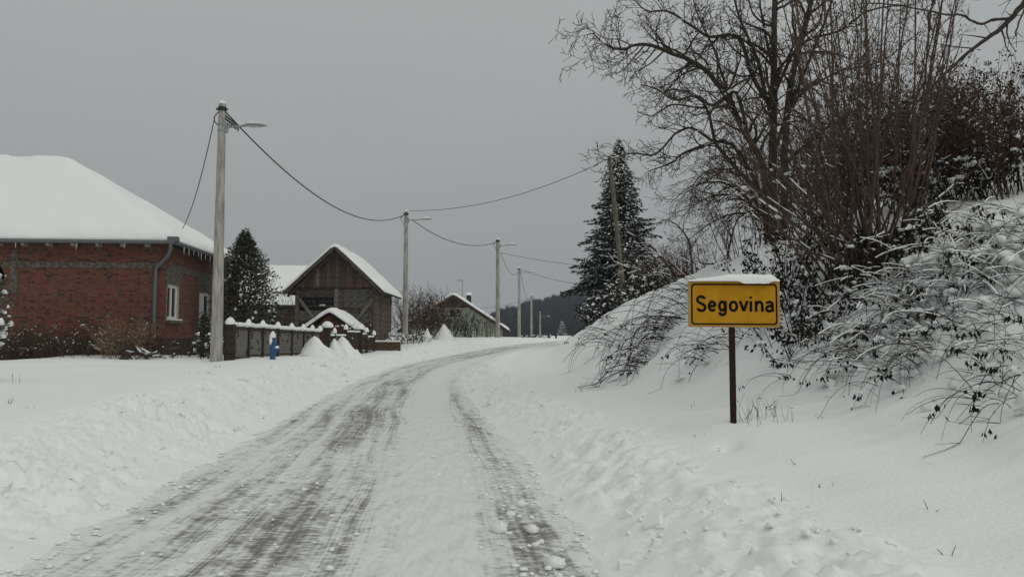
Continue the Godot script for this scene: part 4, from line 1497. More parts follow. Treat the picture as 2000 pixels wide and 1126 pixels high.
func make_triangle_sign() -> void:
	# only its lower right corner reaches into the picture
	var d := 9.5
	var corner := at(19, 550, d)
	var side := 0.9
	var base := on(corner.x - 0.42, d)
	var t := thing("warning_sign", "snow plastered triangular road sign cut off by the left edge", "sign", base)
	var c := corner - base
	var mb := MB.new()
	var A := Vector2(c.x, c.y); var B := Vector2(c.x - side, c.y); var T := Vector2(c.x - side * 0.5, c.y + side * 0.866)
	var pts := []
	for q in [[A, T, B], [T, B, A], [B, A, T]]:
		var p: Vector2 = q[0]
		var a1: Vector2 = (q[2] - p).normalized(); var a2: Vector2 = (q[1] - p).normalized()
		var bi := (a1 + a2).normalized()
		var cc := p + bi * 0.08
		for i in 5:
			var n1 := Vector2(a1.y, -a1.x); var n2 := Vector2(-a2.y, a2.x)
			var dir := n1.slerp(n2, i / 4.0).normalized()
			pts.append(cc + dir * 0.04)
	for i in range(1, pts.size() - 1):
		mb.tri(Vector3(pts[0].x, pts[0].y, 0.012), Vector3(pts[i].x, pts[i].y, 0.012), Vector3(pts[i + 1].x, pts[i + 1].y, 0.012))
		mb.tri(Vector3(pts[0].x, pts[0].y, -0.012), Vector3(pts[i + 1].x, pts[i + 1].y, -0.012), Vector3(pts[i].x, pts[i].y, -0.012))
	for i in pts.size():
		var j := (i + 1) % pts.size()
		mb.quad(Vector3(pts[i].x, pts[i].y, -0.012), Vector3(pts[j].x, pts[j].y, -0.012), Vector3(pts[j].x, pts[j].y, 0.012), Vector3(pts[i].x, pts[i].y, 0.012))
	var pa := put(mb, "panel", M.red_white, t)
	mb = MB.new()
	var ct := Vector2((A.x + B.x + T.x) / 3.0, (A.y + B.y + T.y) / 3.0)
	for i in pts.size():
		var j := (i + 1) % pts.size()
		var p: Vector2 = ct + (pts[i] - ct) * 0.955; var q: Vector2 = ct + (pts[j] - ct) * 0.955
		mb.tri(Vector3(ct.x, ct.y, 0.022), Vector3(p.x, p.y, 0.016), Vector3(q.x, q.y, 0.016))
	put(mb, "snow", M.snow, pa)
	mb = MB.new()
	mb.rod(Vector3(ct.x, -0.3, -0.05), Vector3(ct.x, T.y - 0.05, -0.05), 0.03, 0.03, 8)
	put(mb, "post", M.galv, t)
# ---------------------------------------------------------------- plants

# one branch with its side branches. cfg: seg (step length per level), wig (crookedness), up (pull upwards per level), kids (side branches per metre per level), ratio (their relative length), ang (their angle), rmin, lev (last level), snow (chance that a flat stretch carries snow)
func sprout(mb: MB, sn: MB, rng: RandomNumberGenerator, p: Vector3, dir: Vector3, length: float, r: float, lev: int, cfg: Dictionary, spots: PackedVector3Array) -> void:
	var seg: float = cfg.seg[lev]
	var m := maxi(2, int(length / seg))
	var st := length / m
	var pts := PackedVector3Array([p]); var rr := PackedFloat32Array([r])
	var rmin: float = cfg.rmin
	var dirs := PackedVector3Array([dir])
	var wig: float = cfg.wig
	var up: float = cfg.up[lev]
	for i in m:
		dir = (dir + Vector3(rng.randf_range(-wig, wig), rng.randf_range(-wig, wig) + up, rng.randf_range(-wig, wig))).normalized()
		p += dir * st
		pts.push_back(p)
		rr.push_back(maxf(rmin * 0.8, r * (1.0 - 0.72 * (i + 1) / m)))
		dirs.push_back(dir)
	mb.tube(pts, rr, 7 if r > 0.05 else (5 if r > 0.018 else 3))
	if sn != null: lay_snow(sn, rng, pts, rr, cfg.snow)
	spots.push_back(p)
	along(mb, sn, rng, pts, rr, length, lev, cfg, spots, 0.18)

func lay_snow(sn: MB, rng: RandomNumberGenerator, pts: PackedVector3Array, rr: PackedFloat32Array, chance: float) -> void:
	var run := PackedVector3Array(); var rad := PackedFloat32Array()
	for i in pts.size():
		var t := (pts[mini(i + 1, pts.size() - 1)] - pts[maxi(i - 1, 0)]).normalized()
		var ok := absf(t.y) < 0.72 and rng.randf() < chance
		if ok:
			run.push_back(pts[i] + Vector3(0, rr[i] * 0.75 + 0.004, 0)); rad.push_back(rr[i] * 0.85 + 0.003)
		if (not ok or i == pts.size() - 1) and run.size() > 0:
			if run.size() > 1: sn.tube(run, rad, 5, true)
			run = PackedVector3Array(); rad = PackedFloat32Array()

func along(mb: MB, sn: MB, rng: RandomNumberGenerator, pts: PackedVector3Array, rr: PackedFloat32Array, length: float, lev: int, cfg: Dictionary, spots: PackedVector3Array, from := 0.1) -> void:
	if lev >= cfg.lev: return
	var m := pts.size() - 1
	var n := int(length * cfg.kids[lev] + rng.randf())
	for k in n:
		var f := lerpf(from, 0.99, (k + rng.randf()) / n)
		var fi := f * m
		var i := mini(int(fi), m - 1)
		var q := pts[i].lerp(pts[i + 1], fi - i)
		var t := (pts[i + 1] - pts[i]).normalized()
		var a := rng.randf() * TAU
		var s := t.cross(Vector3(cos(a), sin(a * 1.7), sin(a))).normalized()
		var an: float = cfg.ang * rng.randf_range(0.7, 1.3)
		var d2 := (t * cos(an) + s * sin(an)).normalized()
		var l2: float = length * cfg.ratio[lev] * rng.randf_range(0.55, 1.25) * (1.0 - 0.45 * f)
		var lmin: float = cfg.get("lmin", 0.1)
		sprout(mb, sn, rng, q, d2, maxf(l2, lmin), maxf(cfg.rmin, rr[i] * 0.5), lev + 1, cfg, spots)

# a limb laid out by hand through the given points, with side branches
func limb(mb: MB, sn: MB, rng: RandomNumberGenerator, pts: Array, r0: float, r1: float, cfg: Dictionary, spots: PackedVector3Array, from := 0.1) -> void:
	var p := PackedVector3Array(); var rr := PackedFloat32Array()
	var L := 0.0
	for i in pts.size() - 1:
		var a: Vector3 = pts[maxi(i - 1, 0)]; var b: Vector3 = pts[i]; var c: Vector3 = pts[i + 1]; var d: Vector3 = pts[mini(i + 2, pts.size() - 1)]
		for k in 4:
			p.push_back(b.cubic_interpolate(c, a, d, k / 4.0) + Vector3(rng.randf_range(-1, 1), rng.randf_range(-1, 1), rng.randf_range(-1, 1)) * 0.012)
		L += b.distance_to(c)
	p.push_back(pts[pts.size() - 1])
	for i in p.size(): rr.push_back(lerpf(r0, r1, float(i) / (p.size() - 1)))
	mb.tube(p, rr, 8 if r0 > 0.05 else 5)
	if sn != null: lay_snow(sn, rng, p, rr, cfg.snow)
	along(mb, sn, rng, p, rr, L, 0, cfg, spots, from)

func leaves_at(mb: MB, rng: RandomNumberGenerator, spots: PackedVector3Array, n: int, l: float, w: float, hang := 0.6) -> void:
	for i in n:
		var p := spots[rng.randi_range(0, spots.size() - 1)] + Vector3(rng.randf_range(-1, 1), rng.randf_range(-1, 1), rng.randf_range(-1, 1)) * 0.06
		var d := Vector3(rng.randf_range(-1, 1), rng.randf_range(-1, 1) - hang, rng.randf_range(-1, 1)).normalized()
		var u := Vector3(rng.randf_range(-1, 1), rng.randf_range(-0.2, 1), rng.randf_range(-1, 1)).normalized()
		mb.leaf(p, d, u, l * rng.randf_range(0.6, 1.2), w * rng.randf_range(0.6, 1.2))

# an uneven handful of snow: a few overlapping lumps, longer than high
func clump(mb: MB, c: Vector3, s: float, rng: RandomNumberGenerator, n := 3) -> void:
	var ax := Vector3(rng.randf_range(-1, 1), 0, rng.randf_range(-1, 1)).normalized()
	for i in n:
		var q := s * rng.randf_range(0.45, 1.0)
		var off := ax * rng.randf_range(-1.0, 1.0) * s + Vector3(rng.randf_range(-0.4, 0.4), rng.randf_range(-0.35, 0.35), rng.randf_range(-0.4, 0.4)) * s
		mb.blob(c + off, Vector3(q * rng.randf_range(0.7, 1.3), q * rng.randf_range(0.5, 0.95), q * rng.randf_range(0.7, 1.2)), 0.7, rng, 4, 6, 0.55, Basis(Vector3(rng.randf_range(-1, 1), 0.2, rng.randf_range(-1, 1)).normalized(), rng.randf_range(-0.7, 0.7)))

func caps_at(mb: MB, rng: RandomNumberGenerator, spots: PackedVector3Array, n: int, s0: float, s1: float) -> void:
	for i in n:
		var p := spots[rng.randi_range(0, spots.size() - 1)]
		var s := lerpf(s0, s1, pow(rng.randf(), 2.0)) * 0.75
		clump(mb, p + Vector3(0, s * 0.2, 0), s, rng, rng.randi_range(2, 4))

# a bush of many stems from one foot
func bush(called: String, label: String, pos: Vector3, h: float, lean: float, stems: int, foot: float, sd: int, o := {}) -> Node3D:
	var t := thing(called, label, o.get("category", "shrub"), pos, o.get("group", ""))
	var r := rnd(sd)
	var cfg := {"seg": [0.22, 0.12, 0.08], "wig": 0.14, "up": [0.02, 0.03, 0.02], "kids": o.get("kids", [4.5, 5.0]), "ratio": [0.36, 0.4], "ang": 0.6, "rmin": o.get("rmin", 0.0038), "lev": o.get("lev", 2), "snow": 0.3}
	var mb := MB.new(); var sn := MB.new()
	var spots := PackedVector3Array()
	for i in stems:
		var a := r.randf() * TAU
		var b := Vector3(cos(a), 0, sin(a)) * foot * sqrt(r.randf())
		var d := (Vector3(b.x, 0, b.z) * (lean / maxf(foot, 0.05)) + Vector3(r.randf_range(-1, 1), 0, r.randf_range(-1, 1)) * lean * 0.5 + Vector3.UP).normalized()
		d = (d + o.get("bend", Vector3.ZERO)).normalized()
		var base := pos + b
		base.y = gh(base.x, -base.z) - 0.08
		sprout(mb, sn if o.get("snow", 0) > 0 else null, r, base - pos, d, h * r.randf_range(0.6, 1.05), o.get("r0", 0.012) * r.randf_range(0.7, 1.2), 0, cfg, spots)
	put(mb, "stems", o.get("mat", M.twig), t)
	if o.get("leaves", 0) > 0:
		mb = MB.new()
		leaves_at(mb, r, spots, o.leaves, o.get("leaf", 0.07), o.get("leaf", 0.07) * 0.55)
		put(mb, "leaves", o.get("leafmat", M.dead_leaf), t)
	if o.get("snow", 0) > 0:
		caps_at(sn, r, spots, o.snow, 0.02, o.get("cap", 0.07))
		put(sn, "snow", M.snow, t)
	return t

func make_bare_tree() -> void:
	var D := 17.0
	var base := on(at(1512, 560, D).x, D, 0.1)
	var t := thing("bare_tree", "large bare spreading tree whose crooked limbs reach left over the bank", "tree", base)
	var r := rnd(71)
	var cfg := {"seg": [0.3, 0.12, 0.08, 0.06], "wig": 0.31, "up": [0.0, 0.035, 0.05, 0.05], "kids": [7.6, 6.0, 6.5], "ratio": [0.25, 0.5, 0.55], "ang": 0.95, "rmin": 0.007, "lev": 3, "snow": 0.3, "lmin": 0.13}
	var spots := PackedVector3Array()
	var tr := MB.new(); var sn := MB.new(); var tw := MB.new()
	var P := func(u: float, v: float, dz: float) -> Vector3: return at(u, v, D + dz) - base
	# two trunks from one root
	var top_cfg := cfg.duplicate()
	top_cfg.kids = [2.6, 4.5, 5.0]
	limb(tr, null, r, [Vector3(0, -0.2, 0), P.call(1511, 480, 0), P.call(1508, 340, 0.0), P.call(1512, 200, 0.1), P.call(1512, 80, 0.2), P.call(1516, -60, 0.3), P.call(1524, -220, 0.3)], 0.115, 0.045, top_cfg, spots, 0.45)
	limb(tr, null, r, [Vector3(0.12, -0.2, -0.1), P.call(1531, 440, -0.2), P.call(1533, 300, -0.3), P.call(1542, 180, -0.4), P.call(1572, 50, -0.5), P.call(1600, -60, -0.6), P.call(1625, -200, -0.7)], 0.10, 0.04, top_cfg, spots, 0.45)
	# limbs
	var lb := [
		[[1506, 400, 0], [1484, 310, -0.1], [1450, 250, -0.3], [1408, 172, -0.5], [1362, 124, -0.7], [1315, 106, -0.9], [1258, 86, -1.0], [1215, 96, -1.1], [1184, 88, -1.2], [1159, 64, -1.2]],
		[[1508, 210, 0], [1470, 150, 0.3], [1442, 72, 0.5], [1385, 71, 0.7], [1348, 48, 0.9], [1305, 22, 1.0], [1262, 20, 1.1], [1230, -10, 1.2]],
		[[1450, 250, -0.3], [1420, 168, -0.2], [1392, 90, 0.0], [1360, 20, 0.1], [1345, -60, 0.2]],
		[[1470, 300, -0.2], [1438, 182, -0.6], [1395, 206, -0.9], [1362, 188, -1.1], [1318, 195, -1.3], [1285, 175, -1.4], [1252, 165, -1.5]],
		[[1500, 390, 0], [1440, 330, 0.2], [1398, 278, 0.4], [1382, 212, 0.6], [1340, 178, 0.8], [1300, 175, 0.9]],
		[[1498, 400, 0.1], [1430, 282, 0.5], [1350, 292, 0.8], [1310, 318, 1.0], [1268, 334, 1.1]],
		[[1398, 278, 0.4], [1352, 250, 0.2], [1318, 262, 0.0], [1282, 300, -0.2], [1230, 300, -0.3], [1190, 312, -0.4], [1172, 306, -0.4]],
		[[1382, 212, 0.6], [1348, 208, 0.5], [1310, 205, 0.3], [1276, 226, 0.2], [1245, 218, 0.1]],
		[[1510, 300, 0.0], [1560, 190, 0.6], [1640, 138, 1.0], [1720, 120, 1.4], [1800, 60, 1.8]],
		[[1514, 180, 0.1], [1560, 90, -0.5], [1640, 60, -0.9], [1700, 20, -1.2], [1780, 10, -1.4]],
		[[1510, 250, 0.0], [1480, 120, -0.8], [1440, 20, -1.2], [1420, -80, -1.4]],
		[[1512, 140, 0.1], [1490, 40, 0.6], [1480, -60, 0.9]],
		[[1538, 220, -0.3], [1580, 120, -1.1], [1620, 20, -1.5], [1650, -80, -1.8]],
		[[1533, 320, -0.3], [1600, 260, -1.0], [1680, 210, -1.6], [1740, 140, -2.0]],
	]
	var rs := [0.075, 0.05, 0.035, 0.04, 0.05, 0.045, 0.03, 0.022, 0.045, 0.04, 0.045, 0.04, 0.04, 0.04]
	for i in lb.size():
		var pts := []
		for q in lb[i]: pts.append(P.call(q[0], q[1], q[2]))
		limb(tw, sn, r, pts, rs[i] * 1.1, 0.011, cfg, spots, 0.12)
	put(tr, "trunk", M.bark, t)
	put(tw, "crown", M.bark, t)
	put(sn, "snow", M.snow, t)

func make_hazel() -> void:
	var D := 12.0
	var base := on(at(1700, 545, D).x, D, 0.1)
	var t := thing("hazel", "many stemmed hazel fanning upward behind the sign, hung with catkins", "shrub", base)
	var r := rnd(72)
	var cfg := {"seg": [0.25, 0.12, 0.08], "wig": 0.10, "up": [0.0, 0.05, 0.0], "kids": [3.2, 3.4], "ratio": [0.14, 0.42], "ang": 0.55, "rmin": 0.0042, "lev": 2, "snow": 0.42, "lmin": 0.14}
	var mb := MB.new(); var sn := MB.new()
	var spots := PackedVector3Array()
	for i in 62:
		var f := (i + r.randf()) / 62.0
		var u := lerpf(1385, 1905, f) + r.randf_range(-25, 25)
		var v := r.randf_range(-260, -40)
		if r.randf() < 0.25: v = r.randf_range(60, 260)
		if u < 1470: v = r.randf_range(60, 330)
		var dz := r.randf_range(-1.5, 1.5)
		var top := at(u, v, D + dz) - base
		var b := Vector3(r.randf_range(-0.45, 0.45) + (f - 0.5) * 0.3, 0, r.randf_range(-0.35, 0.35))
		b.y = gh(base.x + b.x, -(base.z + b.z)) - base.y - 0.1
		var m1 := b.lerp(top, 0.35) + Vector3(top.x * 0.07, -0.05, top.z * 0.05)
		var m2 := b.lerp(top, 0.7) + Vector3(top.x * 0.05 + r.randf_range(-0.1, 0.1), 0.0, r.randf_range(-0.1, 0.1))
		var r0 := r.randf_range(0.012, 0.027)
		limb(mb, sn if i % 5 == 0 else null, r, [b, m1, m2, top], r0, 0.006, cfg, spots, 0.3)
	# low stems leaning far left, carrying snow
	for q in [[1440, 364, 0.3], [1470, 420, -0.4], [1385, 330, 0.9], [1520, 330, -0.8], [1450, 300, 0.5], [1500, 470, -0.6], [1905, 330, 0.2], [1880, 400, -0.3], [1850, 300, 0.6]]:
		var top := at(q[0], q[1], D + q[2]) - base
		var b := Vector3(r.randf_range(-0.3, 0.3), -0.1, r.randf_range(-0.3, 0.3))
		limb(mb, sn, r, [b, b.lerp(top, 0.4) + Vector3(0, 0.1, 0), b.lerp(top, 0.75) + Vector3(0, 0.06, 0), top], r.randf_range(0.018, 0.03), 0.008, cfg, spots, 0.35)
	put(mb, "stems", M.hazel, t)
	put(sn, "snow", M.snow, t)
	mb = MB.new()
	for i in 1500:
		var p := spots[r.randi_range(0, spots.size() - 1)]
		if p.y < 1.6 and r.randf() < 0.8: continue
		mb.rod(p, p + Vector3(r.randf_range(-0.012, 0.012), -r.randf_range(0.035, 0.065), r.randf_range(-0.012, 0.012)), 0.0065, 0.005, 4, false)
	put(mb, "catkins", M.catkin, t).set_meta("kind", "stuff")

func make_overhang_tree() -> void:
	# stands outside the frame on the right; one limb reaches in at the top corner
	var D := 10.0
	var base := on(at(2230, 500, D).x, D, 0.1)
	var t := thing("overhanging_tree", "bare tree at the right edge with one dark limb drooping in from the corner", "tree", base)
	var r := rnd(73)
	var cfg := {"seg": [0.3, 0.15, 0.1], "wig": 0.2, "up": [0.0, 0.0, 0.02], "kids": [3.2, 4.0], "ratio": [0.22, 0.45], "ang": 0.8, "rmin": 0.005, "lev": 2, "snow": 0.3, "lmin": 0.1}
	var spots := PackedVector3Array()
	var P := func(u: float, v: float, dz: float) -> Vector3: return at(u, v, D + dz) - base
	var tr := MB.new(); var tw := MB.new()
	limb(tr, null, r, [Vector3(0, -0.2, 0), P.call(2225, 300, 0), P.call(2215, 100, 0), P.call(2200, -150, 0.2), P.call(2180, -400, 0.3)], 0.15, 0.06, cfg, spots, 0.5)
	put(tr, "trunk", M.bark, t)
	limb(tw, null, r, [P.call(2215, 60, 0), P.call(2110, -60, 0.0), P.call(2030, -20, 0.0), P.call(1990, 20, 0.1), P.call(1950, 60, 0.1), P.call(1905, 92, 0.2), P.call(1850, 140, 0.3), P.call(1800, 190, 0.4)], 0.055, 0.010, cfg, spots, 0.2)
	limb(tw, null, r, [P.call(1975, 35, 0.1), P.call(1940, 38, 0.2), P.call(1910, 46, 0.2), P.call(1880, 28, 0.3), P.call(1840, 28, 0.4), P.call(1760, 10, 0.5), P.call(1680, 6, 0.6)], 0.022, 0.008, cfg, spots, 0.2)
	limb(tw, null, r, [P.call(2090, -60, 0), P.call(2040, -40, -0.4), P.call(1996, 30, -0.6), P.call(1985, 70, -0.7)], 0.02, 0.008, cfg, spots, 0.2)
	limb(tw, null, r, [P.call(2110, -60, 0), P.call(1960, -80, 0.3), P.call(1850, -30, 0.5), P.call(1818, 20, 0.6), P.call(1816, 62, 0.6)], 0.03, 0.010, cfg, spots, 0.2)
	put(tw, "crown", M.bark, t)

func make_drooping_tree() -> void:
	var D := 21.0
	var base := on(at(1505, 520, D).x, D, 0.1)
	var t := thing("drooping_tree", "small bare tree with a dense curtain of drooping olive twigs above the sign", "tree", base)
	var r := rnd(74)
	var cfg := {"seg": [0.25, 0.14, 0.12], "wig": 0.12, "up": [0.0, -0.05, -0.10], "kids": [9.0, 5.0], "ratio": [0.42, 0.55], "ang": 0.7, "rmin": 0.0056, "lev": 2, "snow": 0.15, "lmin": 0.3}
	var spots := PackedVector3Array()
	var P := func(u: float, v: float, dz: float) -> Vector3: return at(u, v, D + dz) - base
	var tr := MB.new(); var tw := MB.new(); var sn := MB.new()
	tr.tube(PackedVector3Array([Vector3(0, -0.2, 0), P.call(1500, 450, 0), P.call(1492, 380, 0)]), PackedFloat32Array([0.13, 0.11, 0.08]), 8)
	put(tr, "trunk", M.bark, t)
	for q in [[1330, 400], [1350, 340], [1400, 310], [1380, 380], [1440, 320], [1340, 450], [1480, 310], [1540, 330], [1310, 370], [1420, 420]]:
		var dz := r.randf_range(-1.2, 1.2)
		limb(tw, sn, r, [P.call(1496, 420, 0), P.call(lerpf(1496, q[0], 0.4), lerpf(420, q[1], 0.7) - 25, dz * 0.5), P.call(lerpf(1496, q[0], 0.75), q[1] - 8, dz * 0.8), P.call(q[0], q[1] + 25, dz)], 0.035, 0.008, cfg, spots, 0.15)
	put(tw, "crown", M.willow, t)
	put(sn, "snow", M.snow, t)

func make_spruce(called: String, label: String, base: Vector3, h: float, rad: float, sd: int, whorls: int, per: int, snowy: float) -> void:
	var t := thing(called, label, "tree", base)
	var r := rnd(sd)
	var tr := MB.new(); var nd := MB.new(); var sn := MB.new(); var br := MB.new()
	tr.rod(Vector3(0, -0.3, 0), Vector3(0, h * 0.98, 0), h * 0.016, 0.012, 8)
	for w in whorls:
		var f := (w + 0.3) / whorls
		var y := h * lerpf(0.04, 0.985, f)
		var L0 := rad * pow(1.0 - f, 0.92) * ss(-0.16, 0.24, f) + 0.12
		for k in per:
			var a := TAU * (k + r.randf_range(-0.35, 0.35)) / per + w * 1.3
			var L := L0 * r.randf_range(0.68, 1.12)
			var out := Vector3(cos(a), 0, sin(a))
			var side := Vector3(-sin(a), 0, cos(a))
			var m := maxi(4, int(L / 0.16))
			var dr := r.randf_range(0.3, 0.75)
			var p := PackedVector3Array(); var rr := PackedFloat32Array()
			var y0 := y + r.randf_range(-1.6, 1.6) * h / whorls
			L *= 1.0 + 0.28 * sin(y * 2.3 + a * 2.0)
			for i in m + 1:
				var s := float(i) / m
				p.push_back(out * L * s + Vector3(0, y0 - L * (dr * s - 0.24 * s * s), 0) + side * 0.05 * sin(s * 5.0 + k))
				rr.push_back(lerpf(0.02, 0.005, s))
			br.tube(p, rr, 3)
			for i in range(1, m + 1):
				var s := float(i) / m
				for sg in [-1.0, 1.0]:
					for q in 2:
						var tl := L * 0.30 * (1.0 - 0.72 * s) * r.randf_range(0.6, 1.2) + 0.06
						var td: Vector3 = (side * sg * r.randf_range(0.7, 1.0) + out * r.randf_range(0.4, 0.9) + Vector3(0, r.randf_range(-0.55, 0.0), 0)).normalized()
						var b := p[i].lerp(p[i - 1], r.randf())
						# spray of needles: three crossed blades
						for z in 3:
							var u := Vector3(r.randf_range(-1, 1), r.randf_range(0.0, 1), r.randf_range(-1, 1)).normalized()
							nd.leaf(b, (td + Vector3(r.randf_range(-0.25, 0.25), r.randf_range(-0.35, 0.1), r.randf_range(-0.25, 0.25))).normalized(), u, tl * r.randf_range(0.7, 1.15), 0.06, 0.2)
						if r.randf() < snowy:
							var c := b + td * tl * 0.5 + Vector3(0, 0.03, 0)
							sn.leaf(c - td * tl * 0.45, (td + Vector3(0, 0.05, 0)).normalized(), Vector3.UP, tl * 0.95, r.randf_range(0.05, 0.085), -0.25)
	for i in int(whorls * per * 14.0):
		var f := pow(r.randf(), 1.25)
		var y := h * lerpf(0.03, 0.98, f)
		var a := r.randf() * TAU
		var out := Vector3(cos(a), 0, sin(a))
		var L := (rad * pow(1.0 - f, 0.95) * ss(-0.16, 0.24, f) + 0.10) * (0.76 + 0.24 * sin(y * 2.7 + a * 3.0) * sin(y * 1.1 + a)) * pow(r.randf(), 0.35)
		var b := out * L + Vector3(0, y - L * 0.22, 0)
		var tl := lerpf(0.34, 0.16, f) * r.randf_range(0.7, 1.3)
		var td := (out * r.randf_range(0.3, 1.0) + Vector3(r.randf_range(-0.7, 0.7), r.randf_range(-1.1, 0.25), r.randf_range(-0.7, 0.7))).normalized()
		for z in 3:
			nd.leaf(b, (td + Vector3(r.randf_range(-0.3, 0.3), r.randf_range(-0.3, 0.2), r.randf_range(-0.3, 0.3))).normalized(), Vector3(r.randf_range(-1, 1), r.randf_range(0, 1), r.randf_range(-1, 1)).normalized(), tl * r.randf_range(0.7, 1.2), 0.055, 0.2)
		if r.randf() < snowy * 0.8:
			sn.leaf(b + out * 0.12 + Vector3(0, 0.05, 0), (out + Vector3(r.randf_range(-0.8, 0.8), r.randf_range(-0.6, 0.0), r.randf_range(-0.8, 0.8))).normalized(), (Vector3.UP * 0.7 + out).normalized(), tl * r.randf_range(0.5, 1.0), r.randf_range(0.06, 0.17), -0.2)
	put(tr, "trunk", M.bark, t)
	put(br, "branches", M.bark, t)
	put(nd, "crown", M.needle, t)
	put(sn, "snow", M.snow, t)

# broadleaf evergreen: leaves through an egg-shaped crown, snow lying on the lower boughs
func make_evergreen(called: String, label: String, base: Vector3, h: float, rad: float, leaves: int, caps: int, sd: int, bulge := 0.35, lsize := 0.11) -> void:
	var t := thing(called, label, "tree" if h > 2.5 else "shrub", base)
	var r := rnd(sd)
	var nz := noise(1.6 / rad, sd, FastNoiseLite.TYPE_SIMPLEX_SMOOTH, 2)
	var tr := MB.new(); var lv := MB.new(); var pale := MB.new(); var sn := MB.new()
	tr.rod(Vector3(0, -0.3, 0), Vector3(0, h * 0.85, 0), h * 0.014 + 0.01, 0.01, 7)
	for i in 26:
		var a := r.randf() * TAU
		var y := h * r.randf_range(0.08, 0.8)
		tr.rod(Vector3(0, y, 0), Vector3(cos(a) * rad * 0.7, y + h * 0.08, sin(a) * rad * 0.7), 0.018, 0.005, 4, false)
	put(tr, "trunk", M.bark, t)
	for i in leaves:
		var f := r.randf()
		var y := h * f
		var prof := pow(1.0 - f, 0.62) * ss(-0.12, bulge, f) * 1.18
		var a := r.randf() * TAU
		var out := Vector3(cos(a), 0, sin(a))
		var lump := 1.0 + 0.85 * nz.get_noise_3d(out.x * rad * 1.7, y * 1.1, out.z * rad * 1.7) + 0.12 * sin(a + 0.6)
		y += h * 0.10 * maxf(0.0, nz.get_noise_3d(out.x * rad * 4.0 + 9.0, 3.0, out.z * rad * 4.0)) * f
		var q := rad * prof * lump * pow(r.randf(), 0.42)
		var p := Vector3(out.x * q, y, out.z * q)
		var d := (out * r.randf_range(0.3, 1.0) + Vector3(r.randf_range(-0.5, 0.5), r.randf_range(-0.3, 0.8), r.randf_range(-0.5, 0.5))).normalized()
		var u := (out + Vector3(r.randf_range(-0.8, 0.8), 0.8, r.randf_range(-0.8, 0.8))).normalized()
		(lv if r.randf() < 0.72 else pale).leaf(p, d, u, lsize * r.randf_range(0.7, 1.25), lsize * 0.45 * r.randf_range(0.8, 1.2))
	put(lv, "crown", M.evergreen, t)
	put(pale, "pale_leaves", M.evergreen_pale, t)
	for i in caps:
		var f := pow(r.randf(), 1.5) * 0.92
		var prof := pow(1.0 - f, 0.62) * ss(-0.12, bulge, f) * 1.18
		var a := r.randf() * TAU
		var q := rad * prof * r.randf_range(0.82, 1.05)
		var s := r.randf_range(0.03, 0.10) * (1.0 - 0.5 * f)
		sn.blob(Vector3(cos(a) * q, h * f, sin(a) * q), Vector3(s * r.randf_range(0.7, 1.3), s * r.randf_range(0.6, 1.4), s * r.randf_range(0.7, 1.3)), 0.5, r, 5, 7, 0.6)
	put(sn, "snow", M.snow, t)

